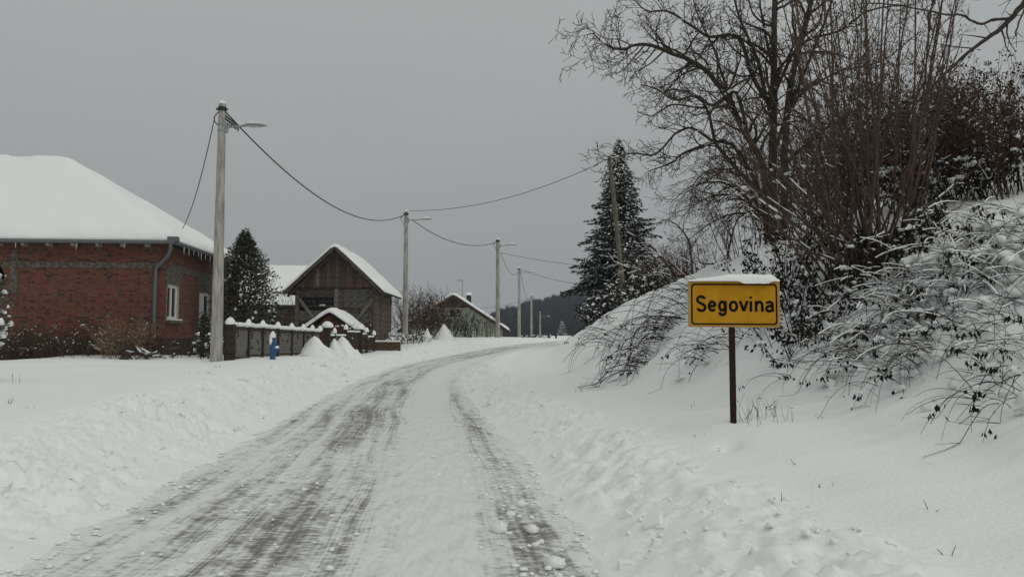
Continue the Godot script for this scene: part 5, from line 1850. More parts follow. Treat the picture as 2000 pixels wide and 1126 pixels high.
# canes arching from a root, bowed over by the snow, with bunches of withered leaves at their ends
func brambles(label: String, root: Vector3, sweep: Vector3, n: int, L: float, rise: float, fan: float, sd: int, o := {}) -> void:
	var t := thing(o.get("called", "bramble"), label, "bramble", root, "brambles on the right bank")
	var r := rnd(sd)
	var foot: float = o.get("foot", 0.3)
	var mb := MB.new(); var lv := MB.new(); var sn := MB.new()
	for i in n:
		var b := root + Vector3(r.randf_range(-1, 1), 0, r.randf_range(-1, 1)) * foot
		b.y = gh(b.x, -b.z) - 0.03
		var dir := sweep.rotated(Vector3.UP, r.randf_range(-fan, fan) * 1.3).normalized()
		var head := dir
		var l := L * r.randf_range(0.35, 1.15)
		dir = (dir + Vector3.UP * r.randf_range(0.1, 1.1) * (0.5 + rise * 1.6)).normalized()
		var m := maxi(6, int(l / 0.09))
		var st := l * 1.15 / m
		var sagging := r.randf_range(0.07, 0.24) * st / 0.09
		var p := PackedVector3Array(); var rr := PackedFloat32Array()
		var r0 := r.randf_range(0.0028, 0.0056) * lerpf(1.0, 1.9, ss(9.0, 18.0, -root.z))
		var q0 := b
		for k in m + 1:
			p.push_back(q0 - root)
			rr.push_back(lerpf(r0, r0 * 0.45, float(k) / m))
			dir = (dir + Vector3(r.randf_range(-1, 1) * 0.13, -sagging * (0.4 + 1.2 * k / m) + r.randf_range(-0.08, 0.08), r.randf_range(-1, 1) * 0.13)).normalized()
			q0 += dir * st
			var g := gh(q0.x, -q0.z) + 0.012
			if q0.y < g:
				q0.y = g
				dir.y = maxf(dir.y, -0.35)
				dir = dir.normalized()
		dir = head
		mb.tube(p, rr, 3)
		if r.randf() < o.get("lined", 0.2):
			var fat := PackedFloat32Array()
			for z in rr: fat.push_back(z + r.randf_range(0.001, 0.007))
			lay_snow(sn, r, p, fat, 0.75)
		if r.randf() < 0.5:
			for k in 3:
				var q := p[r.randi_range(2, p.size() - 1)]
				var d2 := (dir + Vector3(r.randf_range(-0.8, 0.8), r.randf_range(-0.1, 0.3), r.randf_range(-0.8, 0.8))).normalized()
				mb.rod(q, q + d2 * r.randf_range(0.12, 0.35), 0.0026, 0.0016, 3, false)
		if r.randf() < o.get("leafy", 0.5):
			var c := p[r.randi_range(p.size() / 2, p.size() - 1)]
			for k in r.randi_range(3, 8):
				var q := c + Vector3(r.randf_range(-1, 1), r.randf_range(-0.4, 0.2), r.randf_range(-1, 1)) * 0.07
				lv.leaf(q, Vector3(r.randf_range(-0.5, 0.5), -1.0, r.randf_range(-0.5, 0.5)).normalized(), Vector3(r.randf_range(-1, 1), 0.2, r.randf_range(-1, 1)).normalized(), r.randf_range(0.035, 0.08), r.randf_range(0.02, 0.042))
			if r.randf() < 0.25: clump(sn, c + Vector3(0, 0.02, 0), r.randf_range(0.015, 0.04), r, 3)
	var pil: int = o.get("pillows", 0)
	for i in pil:
		var b := root + Vector3(r.randf_range(-1, 1), 0, r.randf_range(-1, 1)) * foot * 1.1 + sweep.normalized() * L * r.randf_range(0.0, 0.6)
		var s := r.randf_range(0.03, 0.11)
		b.y = gh(b.x, -b.z) + rise * pow(r.randf(), 1.6) * 0.8 - s * 0.3
		clump(sn, b - root, s, r, r.randi_range(3, 6))
	put(mb, "canes", M.cane, t)
	put(lv, "leaves", M.dark_leaf, t)
	put(sn, "snow", M.snow, t)

func make_right_plants() -> void:
	make_bare_tree()
	make_hazel()
	make_overhang_tree()
	make_drooping_tree()
	var sb := at(1212, 612, 46.0)
	make_spruce("spruce", "tall dark spruce dusted with snow behind the leaning pole", on(sb.x, 46.0), at(1218, 272, 46.0).y - gh(sb.x, 46.0), 3.5, 81, 46, 10, 0.95)
	# thicket behind the hazel
	var th := [
		[1590, 14.5, 3.0, "brown leafless thicket just left of the hazel's foot", 4],
		[1760, 14.0, 3.1, "brown thicket directly behind the hazel stems", 5],
		[1660, 17.5, 4.2, "tall twiggy shrub rising behind the hazel's middle", 6],
		[1830, 15.5, 3.1, "brown thicket with clinging leaves right of the hazel", 7],
		[1480, 20.0, 3.0, "twiggy shrub below the drooping tree", 8],
		[1930, 13.5, 2.7, "rust brown leafy shrub near the right edge", 9],
		[1570, 19.0, 4.0, "grey brown shrub behind the bare tree's trunks", 10],
		[2010, 12.5, 2.5, "dark leafy shrub cut by the right edge", 11],
		[1720, 20.0, 4.2, "farther tall shrub filling the gap behind the hazel", 12],
		[1352, 27.0, 2.3, "brown twiggy shrub just left of the sign's top corner", 14],
		[1290, 31.0, 2.4, "brown twiggy shrub at the right foot of the spruce", 15],
		[1900, 18.0, 3.4, "farther tall shrub behind the rust brown one", 13],
	]
	for q in th:
		var p := on(at(q[0], 500, q[1]).x, q[1])
		var leafy: bool = q[0] > 1740 and q[0] != 1720
		bush("thicket_shrub", q[3], p, q[2] * 0.82, 0.38, 34, 0.8, 300 + q[4], {"group": "thicket on the right bank", "kids": [5.0, 4.2], "leaves": 1700 if leafy else 650, "leaf": 0.075, "leafmat": M.dead_leaf_red if q[4] in [7, 9, 13] else M.dead_leaf, "snow": 34, "cap": 0.075, "mat": M.hazel_twig, "rmin": 0.0048, "r0": 0.014})
	# dark evergreen undergrowth with caps of snow round the hazel's foot and behind the sign
	var ug := [
		[1560, 560, 12.6, 0.9, "dark leafy undergrowth with snow caps right of the sign"],
		[1640, 540, 12.2, 0.9, "snow capped undergrowth at the left foot of the hazel"],
		[1590, 610, 11.6, 0.6, "low snow capped undergrowth beside the sign's right edge"],
		[1760, 520, 11.4, 0.8, "snow capped undergrowth at the right foot of the hazel"],
		[1545, 480, 14.0, 1.2, "ivy dark undergrowth above the sign's right corner"],
		[1885, 450, 13.2, 1.1, "dark undergrowth under the rust brown shrub"],
		[1985, 430, 12.6, 1.1, "dark undergrowth at the right edge above the bramble heaps"],
		[1820, 470, 12.8, 1.0, "dark undergrowth between hazel foot and rust brown shrub"],
		[1235, 600, 38.0, 1.3, "snowy undergrowth at the foot of the leaning pole"],
		[1290, 590, 30.0, 1.0, "snowy undergrowth between leaning pole and sign"],
		[1180, 625, 41.0, 1.4, "low snow laden bush left of the leaning pole"],
	]
	var k := 0
	for q in ug:
		var p := on(at(q[0], q[1], q[2]).x, q[2])
		var far: bool = q[2] > 25.0
		bush("undergrowth", q[4], p, q[3], 0.6, 26, 0.55 if not far else 1.0, 330 + k, {"group": "undergrowth on the right bank", "kids": [6.0, 5.0], "leaves": 620, "leaf": 0.085 if not far else 0.13, "leafmat": M.dark_leaf, "snow": 70, "cap": 0.085 if not far else 0.14, "mat": M.cane, "rmin": 0.004 if not far else 0.008})
		k += 1
	# small bare trees with snow lined branches left of the sign
	for q in [[1345, 578, 24.0, [[1400, 545, 0], [1345, 470, 0], [1310, 430, 0.4], [1285, 435, 0.6]], "thin snow lined bare tree leaning left beside the sign", 91], [1408, 556, 22.0, [[1418, 520, 0], [1425, 480, 0], [1440, 430, 0.3], [1470, 410, 0.3]], "small forked bare tree above the sign's left corner", 92], [1330, 575, 27.0, [[1320, 540, 0], [1290, 500, 0.2], [1262, 472, 0.3], [1225, 455, 0.4]], "bowed sapling with snow along its stem near the spruce", 93]]:
		var base := on(at(q[0], q[1], q[2]).x, q[2], 0.1)
		var t := thing("sapling", q[4], "tree", base, "saplings left of the sign")
		var r := rnd(q[5])
		var cfg := {"seg": [0.25, 0.14, 0.1], "wig": 0.2, "up": [0.0, 0.05, 0.03], "kids": [4.0, 4.0], "ratio": [0.35, 0.45], "ang": 0.75, "rmin": 0.0065, "lev": 2, "snow": 0.75, "lmin": 0.15}
		var mb := MB.new(); var sn := MB.new(); var spots := PackedVector3Array()
		var pts := [Vector3.ZERO]
		for s in q[3]: pts.append(at(s[0], s[1], q[2] + s[2]) - base)
		if q[5] == 91: pts[1] = at(1352, 540, q[2]) - base
		limb(mb, sn, r, pts, 0.05, 0.012, cfg, spots, 0.2)
		limb(mb, sn, r, [pts[0], pts[1] + Vector3(-0.25, 0.05, 0), pts[2] + Vector3(-0.9, -0.5, 0.2), pts[3] + Vector3(-1.2, -0.7, 0.2)], 0.035, 0.01, cfg, spots, 0.2)
		put(mb, "crown", M.bark, t)
		put(sn, "snow", M.snow, t)
	# brambles bowed over the bank: [root u, v, sweep x, sweep z, canes, length, rise, fan, foot, pillows, label]
	var bl := [
		[1335, 600, -1.0, 0.1, 46, 1.7, 0.34, 0.35, 0.6, 6, "dense bramble arching left down the bank beside the sign"],
		[1300, 655, -1.0, 0.35, 34, 1.5, 0.2, 0.4, 0.5, 4, "bramble lying low on the bank with dark leaf bunches, left of the sign"],
		[1255, 715, -1.0, 0.1, 14, 1.1, 0.12, 0.3, 0.25, 0, "forked dead branch and thin canes on the snow, lowest left of the sign"],
		[1410, 672, -1.0, 0.3, 22, 1.2, 0.2, 0.35, 0.4, 3, "bramble drooping just left of the sign post"],
		[1460, 655, -0.7, 0.5, 16, 0.9, 0.2, 0.5, 0.3, 2, "few canes and leaves right behind the sign post"],
		[1700, 690, -1.0, 0.35, 22, 1.1, 0.26, 0.35, 0.25, 3, "canes sweeping left above the grass tuft by the post"],
		[1790, 720, -1.0, 0.45, 24, 1.05, 0.22, 0.4, 0.3, 4, "bramble with hanging leaf bunches in the middle of the right bank"],
		[1890, 660, -0.9, 0.35, 26, 1.2, 0.3, 0.45, 0.4, 5, "tangle of straight canes crossing the upper right bank"],
		[1990, 760, -0.9, 0.6, 26, 0.95, 0.2, 0.35, 0.3, 3, "leafy bramble hanging toward the lower right corner"],
		[1990, 690, -1.0, 0.4, 24, 1.0, 0.26, 0.4, 0.35, 4, "bramble at the right edge above the lowest leafy one"],
		[1840, 600, -0.8, 0.2, 36, 1.2, 0.42, 0.9, 0.7, 26, "snow loaded bramble mound right of the hazel foot"],
		[1960, 560, -0.8, 0.3, 40, 1.3, 0.5, 0.9, 0.8, 34, "large snow loaded bramble mound at the right edge"],
		[1905, 500, -0.6, 0.2, 40, 1.2, 0.55, 1.2, 0.9, 36, "snow pillowed bramble heap below the rust brown shrub"],
		[1990, 470, -0.7, 0.2, 36, 1.2, 0.55, 1.2, 0.8, 32, "highest snow pillowed bramble heap at the right edge"],
		[1215, 655, -1.0, 0.15, 16, 1.1, 0.1, 0.3, 0.4, 0, "sparse thin canes low on the bank, farthest left of the sign"],
		[1180, 640, -1.0, 0.1, 12, 0.9, 0.1, 0.4, 0.5, 0, "few grass like stems on the bank below the spruce"],
		[1620, 650, -0.9, 0.3, 14, 0.9, 0.15, 0.5, 0.3, 1, "few thin canes on the smooth mound right of the sign"],
		[1560, 725, -1.0, 0.2, 8, 0.6, 0.1, 0.4, 0.15, 0, "scattered short canes above the grass tuft"],
		[1720, 620, -0.8, 0.3, 30, 1.0, 0.32, 0.8, 0.5, 12, "bramble with loose snow between hazel and sign"],
	]
	k = 0
	for q in bl:
		var root := hit(q[0], q[1], 6.0)
		brambles(q[10], root, Vector3(q[2], 0, q[3]), int(q[4] * (1.7 if q[9] > 10 else 1.1)), q[5] * lerpf(1.0, 1.5, ss(12, 25, -root.z)), q[6], q[7], 400 + k, {"foot": q[8], "pillows": int(q[9] * 1.6), "leafy": 0.4, "lined": 0.75 if q[9] > 10 else 0.15})
		k += 1
# ---------------------------------------------------------------- the left side and the distance

func weed(label: String, base: Vector3, n: int, h: float, sd: int, m: Material, spread := 0.12, lean := 0.25, r0 := 0.004, called := "dry_weed") -> void:
	var t := thing(called, label, "weed", base, "dry stems standing in the snow")
	var r := rnd(sd)
	var mb := MB.new(); var lv := MB.new()
	for i in n:
		var b := Vector3(r.randf_range(-1, 1) * spread, -0.04, r.randf_range(-1, 1) * spread)
		var d := Vector3(r.randf_range(-1, 1) * lean, 1, r.randf_range(-1, 1) * lean).normalized()
		var l := h * r.randf_range(0.5, 1.1)
		var c := Vector3(r.randf_range(-1, 1), 0, r.randf_range(-1, 1)) * l * 0.12
		mb.tube(PackedVector3Array([b, b + d * l * 0.5 + c, b + d * l - Vector3(0, l * 0.05, 0)]), PackedFloat32Array([r0, r0 * 0.8, r0 * 0.5]), 3)
		if r.randf() < 0.5:
			var q := b + d * l * r.randf_range(0.5, 1.0)
			lv.leaf(q, Vector3(r.randf_range(-1, 1), r.randf_range(-0.8, 0.3), r.randf_range(-1, 1)).normalized(), Vector3.UP, l * 0.22, l * 0.06)
	put(mb, "stems", m, t)
	put(lv, "leaves", m, t)

func snow_mound(label: String, c: Vector3, hgt: float, rx: float, rz: float, sd: int, skew := 0.0) -> void:
	# steep smooth heap: a lathed cone with a blunt tip, uneven
	var mb := MB.new()
	var nn := noise(1.6, sd, FastNoiseLite.TYPE_SIMPLEX_SMOOTH, 2)
	var rows := 14; var cols := 25
	var base := gh(c.x, -c.z)
	for i in rows + 1:
		var f := float(i) / rows
		for j in cols:
			var a := -TAU * j / (cols - 1)
			var w := 1.0 + 0.45 * nn.get_noise_2d(cos(a) * 1.1 + c.x, sin(a) * 1.1 + f * 0.7)
			var x := cos(a) * rx * f * w * 1.45; var z := sin(a) * rz * f * w * 1.45
			var y := hgt * (exp(-pow(f * 1.75, 1.35)) * (1.0 - f * f) + 0.12 * nn.get_noise_2d(x * 2.2, z * 2.2 + c.x) * sin(f * PI))
			var g := gh(c.x + x, -(c.z + z)) - base
			mb.v.push_back(Vector3(x + skew * (1.0 - f), y + g * f - 0.06 * f, z))
	var k := 0
	for i in rows:
		for j in cols - 1:
			var a := k + i * cols + j
			mb.ix.append_array(PackedInt32Array([a, a + 1, a + cols, a + 1, a + cols + 1, a + cols]))
	for i in rows + 1:
		for j in cols:
			var a := -TAU * j / (cols - 1)
			mb.n.push_back(Vector3(cos(a) * hgt, rx * 0.9 + (0.6 if i == 0 else 0.0), sin(a) * hgt).normalized())
	var o := single(mb, "snow_heap", M.snow, label, "snow heap", "steep heaps of snow left of the road")
	o.position = Vector3(c.x, base, c.z)

func make_left_plants() -> void:
	var e := at(474, 660, 31.0)
	make_evergreen("evergreen_tree", "conical dark evergreen with snowy lower boughs behind the tallest pole", on(e.x, 31.0), at(474, 462, 31.0).y - gh(e.x, 31.0), 1.38, 14000, 210, 501, 0.32, 0.13)
	var e2 := at(398, 660, 26.2)
	make_evergreen("evergreen_shrub", "small dark evergreen shrub just left of the tallest pole", on(e2.x, 26.2), 1.35, 0.36, 1300, 14, 502, 0.3, 0.09)
	var e3 := at(-42, 660, 14.0)
	make_evergreen("evergreen_shrub", "snow laden evergreen shrub cut by the left edge", on(e3.x, 14.0), at(0, 480, 14.0).y - gh(e3.x, 14.0), 0.66, 2600, 110, 503, 0.62, 0.08)
	# tan withered bush by the house corner and dark weeds along the wall
	var p := on(at(245, 690, 25.6).x, 25.6)
	bush("withered_bush", "tan withered bush against the brick wall beside the downpipe", p, 1.35, 0.55, 60, 0.75, 510, {"mat": M.straw, "kids": [7.0, 5.0], "snow": 26, "cap": 0.05, "rmin": 0.006, "leaves": 900, "leaf": 0.09, "leafmat": M.straw})
	var k := 0
	for q in [[40, 1.0, "dark weeds before the brick wall near the left edge"], [100, 1.2, "dark snow flecked weeds at the middle of the brick wall"], [150, 1.1, "dark weeds left of the tan withered bush"], [335, 0.7, "brown weeds below the first house window"], [10, 1.1, "dark weeds at the wall's far left end"]]:
		var w := on(at(q[0], 690, 25.9).x, 25.9)
		bush("wall_weeds", q[2], w, q[1], 0.5, 26, 0.55, 520 + k, {"category": "weeds", "group": "weeds along the brick wall", "mat": M.weed, "kids": [5.0, 4.0], "snow": 22, "cap": 0.05, "rmin": 0.0055, "leaves": 380, "leaf": 0.09, "leafmat": M.dead_leaf})
		k += 1
	# stack of branches half under snow by the house corner
	var t := thing("branch_pile", "pile of snow covered cut branches by the house corner", "branches", on(at(265, 690, 25.0).x, 25.0), "")
	var r := rnd(530)
	var sn := MB.new()
	for i in 26:
		var a := Vector3(r.randf_range(-0.6, 0.3), r.randf_range(0.0, 0.42), r.randf_range(-0.25, 0.25))
		var b := a + Vector3(r.randf_range(0.2, 0.6), r.randf_range(-0.3, 0.3), r.randf_range(-0.3, 0.3))
		var mb := MB.new()
		var r0 := r.randf_range(0.02, 0.05)
		mb.rod(a, b, r0, r0 * 0.7, 6)
		put(mb, "branch", M.bark, t)
		if r.randf() < 0.3: snow_strip(sn, a.lerp(b, 0.1) + Vector3(0, r0, 0), a.lerp(b, 0.9) + Vector3(0, r0, 0), 0.05, 0.05, r)
	put(sn, "snow", M.snow, t)
	bush("twiggy_bush", "snow flecked twiggy bush between pole and lattice fence", on(at(402, 690, 24.6).x, 24.6), 0.8, 0.6, 22, 0.2, 540, {"snow": 26, "cap": 0.07, "rmin": 0.005})
	bush("twiggy_bush", "snow capped bush inside the garden behind the rail fence", on(at(690, 660, 39.0).x, 39.0), 1.5, 0.6, 24, 0.5, 541, {"snow": 40, "cap": 0.1, "rmin": 0.007, "leaves": 120, "leafmat": M.dead_leaf_red})
	bush("twiggy_bush", "snow capped bush behind the lattice fence end", on(at(655, 660, 36.0).x, 36.0), 1.5, 0.5, 20, 0.4, 542, {"snow": 36, "cap": 0.12, "rmin": 0.007})
	bush("twiggy_bush", "dark bush with snow between evergreen and brick shed", on(at(560, 640, 33.5).x, 33.5), 1.35, 0.6, 26, 0.5, 543, {"snow": 30, "cap": 0.1, "rmin": 0.007, "leaves": 260, "leafmat": M.dark_leaf})
	# thin upright shoots before the outbuilding
	bush("twiggy_bush", "thin upright shoots in front of the outbuilding roof", on(at(560, 640, 50.0).x, 50.0), 4.0, 0.10, 26, 1.4, 544, {"mat": M.weed, "kids": [1.2, 1.0], "rmin": 0.008, "r0": 0.013})
	# hedges right of the barn and before the green house
	var hb := [
		[800, 50.5, 3.2, 0.9, 30, "brown hedge shrub directly behind the barn pole"],
		[828, 52.0, 3.3, 1.0, 34, "reddish hedge shrub right of the barn pole"],
		[850, 56.0, 2.9, 1.0, 30, "twiggy hedge shrub left of the green house window"],
		[848, 60.0, 3.6, 1.0, 26, "taller bare shrub against the green house gable's left"],
		[895, 58.0, 2.5, 1.1, 34, "rounded bare shrub in front of the green house wall"],
		[925, 60.0, 2.0, 0.9, 30, "olive bare shrub below the green house roof slope"],
		[872, 57.0, 2.5, 0.9, 30, "olive bare shrub behind the largest snow cone"],
		[950, 62.0, 1.7, 0.8, 24, "low bare shrub at the green house's right corner"],
	]
	k = 0
	for q in hb:
		var b := on(at(q[0], 660, q[1]).x, q[1])
		bush("hedge_shrub", q[5], b, q[2], 0.35, q[4], q[3], 550 + k, {"group": "hedge before the green house", "mat": [M.hazel_twig, M.hazel_twig, M.weed, M.hazel_twig, M.twig, M.willow, M.willow, M.weed][k], "kids": [4.0, 3.6], "rmin": 0.009, "r0": 0.02, "snow": 14, "cap": 0.09, "leaves": 260 if k < 3 else 0, "leaf": 0.13, "leafmat": M.dead_leaf_red})
		k += 1
	# low snowy shrubs along the road at the barn
	k = 0
	for q in [[775, 665, 44.0, "snow bowed shrub at the barn's right corner"], [800, 668, 44.5, "low snow bowed shrub below the barn pole"], [820, 665, 46.0, "low snowy shrub next to the small snow cone"]]:
		bush("roadside_shrub", q[3], on(at(q[0], q[1], q[2]).x, q[2]), 0.75, 0.9, 26, 0.5, 570 + k, {"group": "low shrubs by the barn", "mat": M.twig, "rmin": 0.008, "snow": 46, "cap": 0.13})
		k += 1
	# far shrubs at the crest
	k = 0
	for q in [[1028, 92.0, 0.95, "small snowy bush between the two far lamp poles"], [1050, 95.0, 0.9, "snow streaked bush at the foot of the farthest lamp pole"], [1065, 96.0, 0.7, "last small bush beside the gate posts"]]:
		var fb := on(at(q[0], 660, q[1]).x, q[1])
		bush("crest_bush", q[3], fb, maxf(q[2], at(q[0], 652, q[1]).y - fb.y), 0.5, 24, 0.6, 580 + k, {"group": "bushes at the road's crest", "mat": M.twig, "rmin": 0.014, "r0": 0.02, "snow": 30, "cap": 0.14})
		k += 1
	var fs := at(1098, 660, 130.0)
	make_spruce("young_conifer", "small snow laden conifer beyond the low far shed", on(fs.x, 130.0), at(1098, 627, 130.0).y - gh(fs.x, 130.0), 1.5, 590, 11, 7, 0.8)
	# heaps of snow
	var h1 := at(612, 690, 29.6); var h2 := at(652, 690, 32.4); var h3 := at(668, 690, 33.4); var h4 := at(866, 660, 50.0); var h5 := at(834, 660, 47.5)
	snow_mound("tall white snow heap leaning on the lattice fence's end", Vector3(h1.x + 0.1, 0, h1.z), at(612, 656, 29.6).y - gh(h1.x, 29.6), 0.8, 0.7, 601, -0.08)
	snow_mound("smaller snow heap left of the gate, right of the tallest heap", Vector3(h2.x, 0, h2.z), at(650, 660, 32.4).y - gh(h2.x, 32.4), 0.5, 0.5, 602, 0.0)
	snow_mound("broad snow heap in front of the rail fence gate", Vector3(h3.x + 0.1, 0, h3.z), at(666, 656, 33.4).y - gh(h3.x, 33.4), 0.85, 0.7, 603, -0.1)
	snow_mound("large pointed snow cone before the green house hedge", Vector3(h4.x, 0, h4.z), at(866, 632, 50.0).y - gh(h4.x, 50.0), 0.62, 0.6, 604, 0.02)
	snow_mound("narrow small snow cone left of the large pointed one", Vector3(h5.x, 0, h5.z), at(834, 640, 47.5).y - gh(h5.x, 47.5), 0.36, 0.36, 605, 0.02)
	# sprigs poking through the field and the bank
	var sp := [
		[36, 748, 2, 0.26, "two upright stems in the snow field near the left edge", 0.10, 0.1],
		[14, 790, 4, 0.16, "dark seed heads in the snow at the far left", 0.08, 0.5],
		[60, 797, 3, 0.07, "tiny dark sprig in the field right of the seed heads", 0.08, 0.6],
		[130, 700, 7, 0.22, "thin grass stems in front of the brick wall's middle", 0.4, 0.2],
		[170, 697, 7, 0.24, "thin grass stems in front of the tan withered bush", 0.3, 0.2],
		[300, 697, 5, 0.3, "dark stems at the foot of the branch pile", 0.25, 0.6],
		[345, 697, 4, 0.26, "stems below the first window", 0.2, 0.4],
		[425, 718, 3, 0.18, "small sprig below the tallest pole", 0.12, 0.6],
		[388, 731, 5, 0.1, "row of short stems left of the small sprig", 0.25, 0.5],
		[925, 762, 5, 0.10, "dark twig lying on the right berm by the bend", 0.05, 0.9],
		[1130, 765, 4, 0.25, "thin bent stems low on the right bank", 0.12, 0.3],
		[1355, 795, 2, 0.14, "single stem left of the sign post", 0.05, 0.15],
		[1370, 850, 3, 0.10, "short crossed stems below the sign", 0.06, 0.9],
		[1521, 990, 2, 0.16, "upright grass blade in the lower right snow", 0.03, 0.05],
		[1610, 955, 4, 0.10, "curled sprig with berries in the lower right snow", 0.05, 0.7],
		[1560, 908, 2, 0.12, "slanted stem right of the sign post's foot", 0.02, 0.9],
		[1815, 1000, 3, 0.12, "dark slanted twig in the lower right snow", 0.04, 1.0],
		[1860, 1090, 3, 0.11, "leaning twig at the lower right corner", 0.04, 0.9],
		[1400, 880, 4, 0.08, "twig in the hollow beside the sign post", 0.05, 0.9],
		[920, 769, 3, 0.08, "small dark sprig on the inner berm", 0.04, 0.8],
	]
	k = 0
	for q in sp:
		weed(q[4], hit(q[0], q[1], 3.5), q[2], q[3], 620 + k, M.weed if q[0] < 500 else M.twig, q[5], q[6], 0.0035 if k not in [3, 4, 5, 6, 7, 8] else 0.006)
		k += 1
	weed("tuft of dry grass at the foot of the sign post", hit(1492, 822, 6.0), 30, 0.34, 650, M.weed, 0.28, 0.45, 0.0026, "grass_tuft")

func make_clods() -> void:
	var r := rnd(700)
	var big := [[1018, 997, 0.085, "round snow clod highest of the four big ones on the road"], [997, 1018, 0.07, "upright snow clod between the two larger ones"], [975, 1050, 0.13, "largest flat snow clod on the right of the road"], [1040, 1050, 0.08, "rounded snow clod nearest the right berm"], [1085, 1122, 0.10, "snow clod cut by the lower edge"], [906, 950, 0.05, "small snow clod above the big ones"], [878, 878, 0.06, "pointed snow clod by the right wheel track"], [1000, 962, 0.045, "small clod right of the smooth white lane"], [526, 998, 0.045, "white clod on the dark left lane"], [372, 1112, 0.04, "clod at the lower left of the road"], [575, 940, 0.035, "small pale clod on the darkest patch"], [890, 735, 0.12, "clod by the berm at the bend"]]
	for q in big:
		var p := hit(q[0], q[1], 3.0)
		p.y = maxf(p.y, look(t_el, -p.z))
		var mb := MB.new()
		var s: float = q[2] * 0.62
		mb.blob(Vector3(0, s * 0.25, 0), Vector3(s * r.randf_range(0.9, 1.2), s * r.randf_range(0.7, 0.95), s * r.randf_range(0.8, 1.1)), 0.38, r, 9, 13, 0.5, Basis(Vector3.UP, r.randf() * TAU))
		var o := single(mb, "snow_clod", M.snow, q[3], "snow clod", "snow clods on the road")
		o.position = p
	# crumbs thrown along the edges
	var mb2 := MB.new()
	for i in 3200:
		var d := 4.0 + pow(r.randf(), 2.2) * 26.0
		var hw := half_width(d)
		var o := 0.0
		var z := r.randf()
		if z < 0.28: o = r.randfn(1.62, 0.26)
		elif z < 0.62: o = -hw + absf(r.randfn(0.0, 0.18)) - 0.02
		elif z < 0.82: o = hw - absf(r.randfn(0.0, 0.12))
		elif z < 0.93: o = r.randfn(-0.35, 0.4)
		else: o = r.randf_range(-1.8, 1.8)
		if absf(o) > hw + 0.1: continue
		var s := 0.005 + 0.026 * pow(r.randf(), 4.0)
		mb2.blob(Vector3(look(t_cx, d) + o, look(t_el, d) + 0.004 + s * 0.25, -d), Vector3(s * r.randf_range(0.7, 1.6), s * r.randf_range(0.5, 0.9), s * r.randf_range(0.7, 1.4)), 0.5, r, 4, 6, 0.4)
	var c := put(mb2, "snow_crumbs", M.snow, self)
	c.set_meta("kind", "stuff")
	c.set_meta("label", "crumbs of snow scattered over the road")
	# chunks in the plowed berms
	var mb3 := MB.new()
	for i in 900:
		var d := 4.5 + pow(r.randf(), 1.8) * 30.0
		var hw := half_width(d)
		var o := (hw + r.randf_range(0.0, 1.6)) * (-1.0 if r.randf() < 0.55 else 1.0)
		if o > 0: o -= 0.35 * r.randf()
		var s := 0.008 + 0.03 * pow(r.randf(), 4.0)
		var x := look(t_cx, d) + o
		mb3.blob(Vector3(x, gh(x, d) + s * 0.15, -d), Vector3(s * r.randf_range(0.7, 1.5), s * r.randf_range(0.5, 1.0), s * r.randf_range(0.7, 1.4)), 0.6, r, 4, 6, 0.6, Basis(Vector3(r.randf_range(-1, 1), 0.2, r.randf_range(-1, 1)).normalized(), r.randf_range(-0.7, 0.7)))
	# a few broken slabs among them
	for i in 90:
		var d := 4.5 + pow(r.randf(), 1.5) * 24.0
		var o := (half_width(d) + r.randf_range(0.05, 1.3)) * (-1.0 if r.randf() < 0.6 else 1.0)
		var s := r.randf_range(0.03, 0.085)
		var x := look(t_cx, d) + o
		mb3.box(Vector3(x, gh(x, d) + s * 0.1, -d), Vector3(s * r.randf_range(1.2, 2.2), s * r.randf_range(0.6, 1.1), s * r.randf_range(1.0, 1.8)), Basis(Vector3(r.randf_range(-1, 1), 0.6, r.randf_range(-1, 1)).normalized(), r.randf_range(-1.4, 1.4)))
	c = put(mb3, "berm_chunks", M.snow, self)
	c.set_meta("kind", "stuff")
	c.set_meta("label", "broken chunks of plowed snow along both berms")

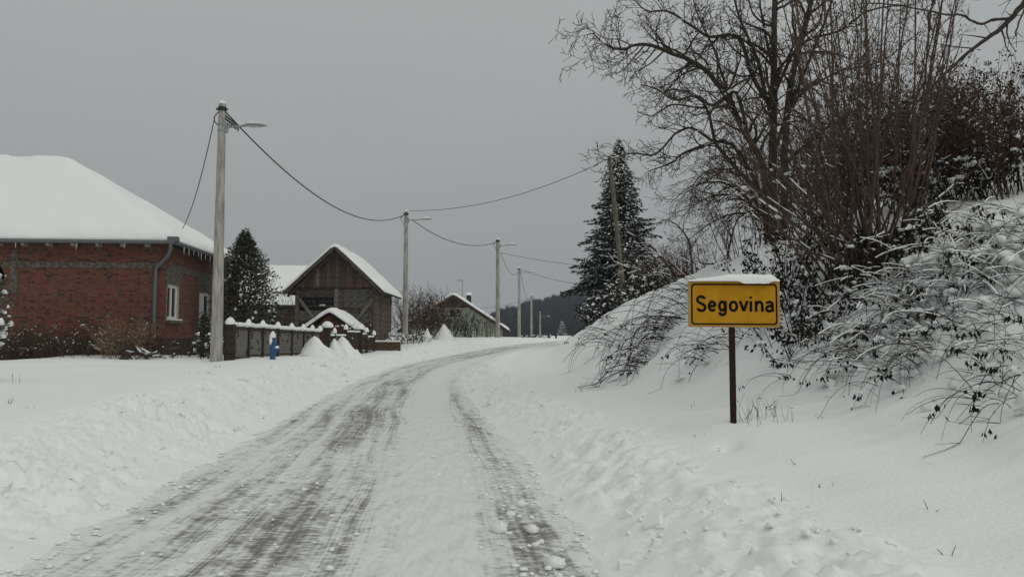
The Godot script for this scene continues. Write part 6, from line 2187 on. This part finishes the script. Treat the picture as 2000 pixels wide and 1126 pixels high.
func make_hill() -> void:
	# wooded ridge about 700 m off
	var mb := MB.new()
	var prof_u := [700.0, 930.0, 975.0, 1010.0, 1050.0, 1075.0, 1100.0, 1125.0, 1155.0, 1200.0, 1300.0, 1500.0, 1800.0, 2200.0]
	var prof_v := [650.0, 645.0, 626.0, 616.0, 607.0, 600.0, 597.0, 594.0, 591.0, 586.0, 578.0, 572.0, 580.0, 600.0]
	var nn := noise(0.02, 801, FastNoiseLite.TYPE_SIMPLEX_SMOOTH, 3)
	var crest := func(u: float) -> float:
		var k := 0
		while k < prof_u.size() - 2 and u > prof_u[k + 1]: k += 1
		return lerpf(prof_v[k], prof_v[k + 1], clampf((u - prof_u[k]) / (prof_u[k + 1] - prof_u[k]), 0.0, 1.0))
	var rows := 24; var cols := 90
	for i in rows:
		var f := float(i) / (rows - 1)
		var d := lerpf(430.0, 860.0, f)
		for j in cols:
			var u := lerpf(640.0, 2200.0, float(j) / (cols - 1))
			var top := at(u, crest.call(u) + 7.0, 720.0)
			var s := ss(0.0, 0.62, f) * (1.0 - 0.6 * ss(0.66, 1.0, f))
			mb.v.push_back(Vector3(top.x * d / 720.0, lerpf(-3.0, top.y, s) + 2.0 * nn.get_noise_2d(top.x, d) * s, -d))
	mb.grid(0, rows, cols)
	structure(put(mb, "hill", M.forest_floor, self), "wooded ridge closing the view beyond the village")
	# leafless trees on it, told apart only along the skyline
	var r := rnd(802)
	var tm := MB.new()
	tm.rod(Vector3(0, -1.0, 0), Vector3(0, 7.5, 0), 0.22, 0.08, 4, false)
	for i in 150:
		var a := r.randf() * TAU
		var y := 3.0 + 9.5 * pow(r.randf(), 0.8)
		var rad := 3.4 * sqrt(maxf(0.05, 1.0 - pow((y - 7.0) / 6.4, 2.0)))
		var p0 := Vector3(cos(a) * rad * 0.25, y - 2.0, sin(a) * rad * 0.25)
		var p1 := Vector3(cos(a) * rad * r.randf_range(0.5, 1.0), y + r.randf_range(0.0, 1.5), sin(a) * rad * r.randf_range(0.5, 1.0))
		tm.tube(PackedVector3Array([p0, p1]), PackedFloat32Array([0.14, 0.05]), 3)
	var mm := MultiMesh.new()
	mm.transform_format = MultiMesh.TRANSFORM_3D
	mm.mesh = tm.mesh(M.forest)
	mm.instance_count = 3200
	for i in 3200:
		var f := pow(r.randf(), 0.8)
		var d := lerpf(470.0, 730.0, f)
		var u := r.randf_range(900.0, 1420.0)
		var top := at(u, crest.call(u) + 7.0, 720.0)
		var ff := (d - 430.0) / 430.0
		var s := ss(0.0, 0.62, ff) * (1.0 - 0.6 * ss(0.66, 1.0, ff))
		var y := lerpf(-3.0, top.y, s)
		var sc := r.randf_range(0.5, 1.0)
		mm.set_instance_transform(i, Transform3D(Basis(Vector3.UP, r.randf() * TAU).scaled(Vector3(sc * r.randf_range(0.8, 1.2), sc * r.randf_range(0.8, 1.15), sc)), Vector3(top.x * d / 720.0, y, -d)))
	var o := MultiMeshInstance3D.new()
	o.multimesh = mm
	o.name = "hill_forest"
	add_child(o)
	o.set_meta("kind", "stuff")
	o.set_meta("label", "far leafless forest covering the ridge")

func _ready() -> void:
	make_materials()
	make_view()
	make_tables()
	make_ground()
	make_road()
	make_hill()
	make_brick_house()
	make_barn()
	make_shed()
	make_outbuilding()
	make_green_house()
	make_far_shed()
	make_lines()
	make_fence()
	make_hydrant()
	make_sign()
	make_triangle_sign()
	make_right_plants()
	make_left_plants()
	make_clods()
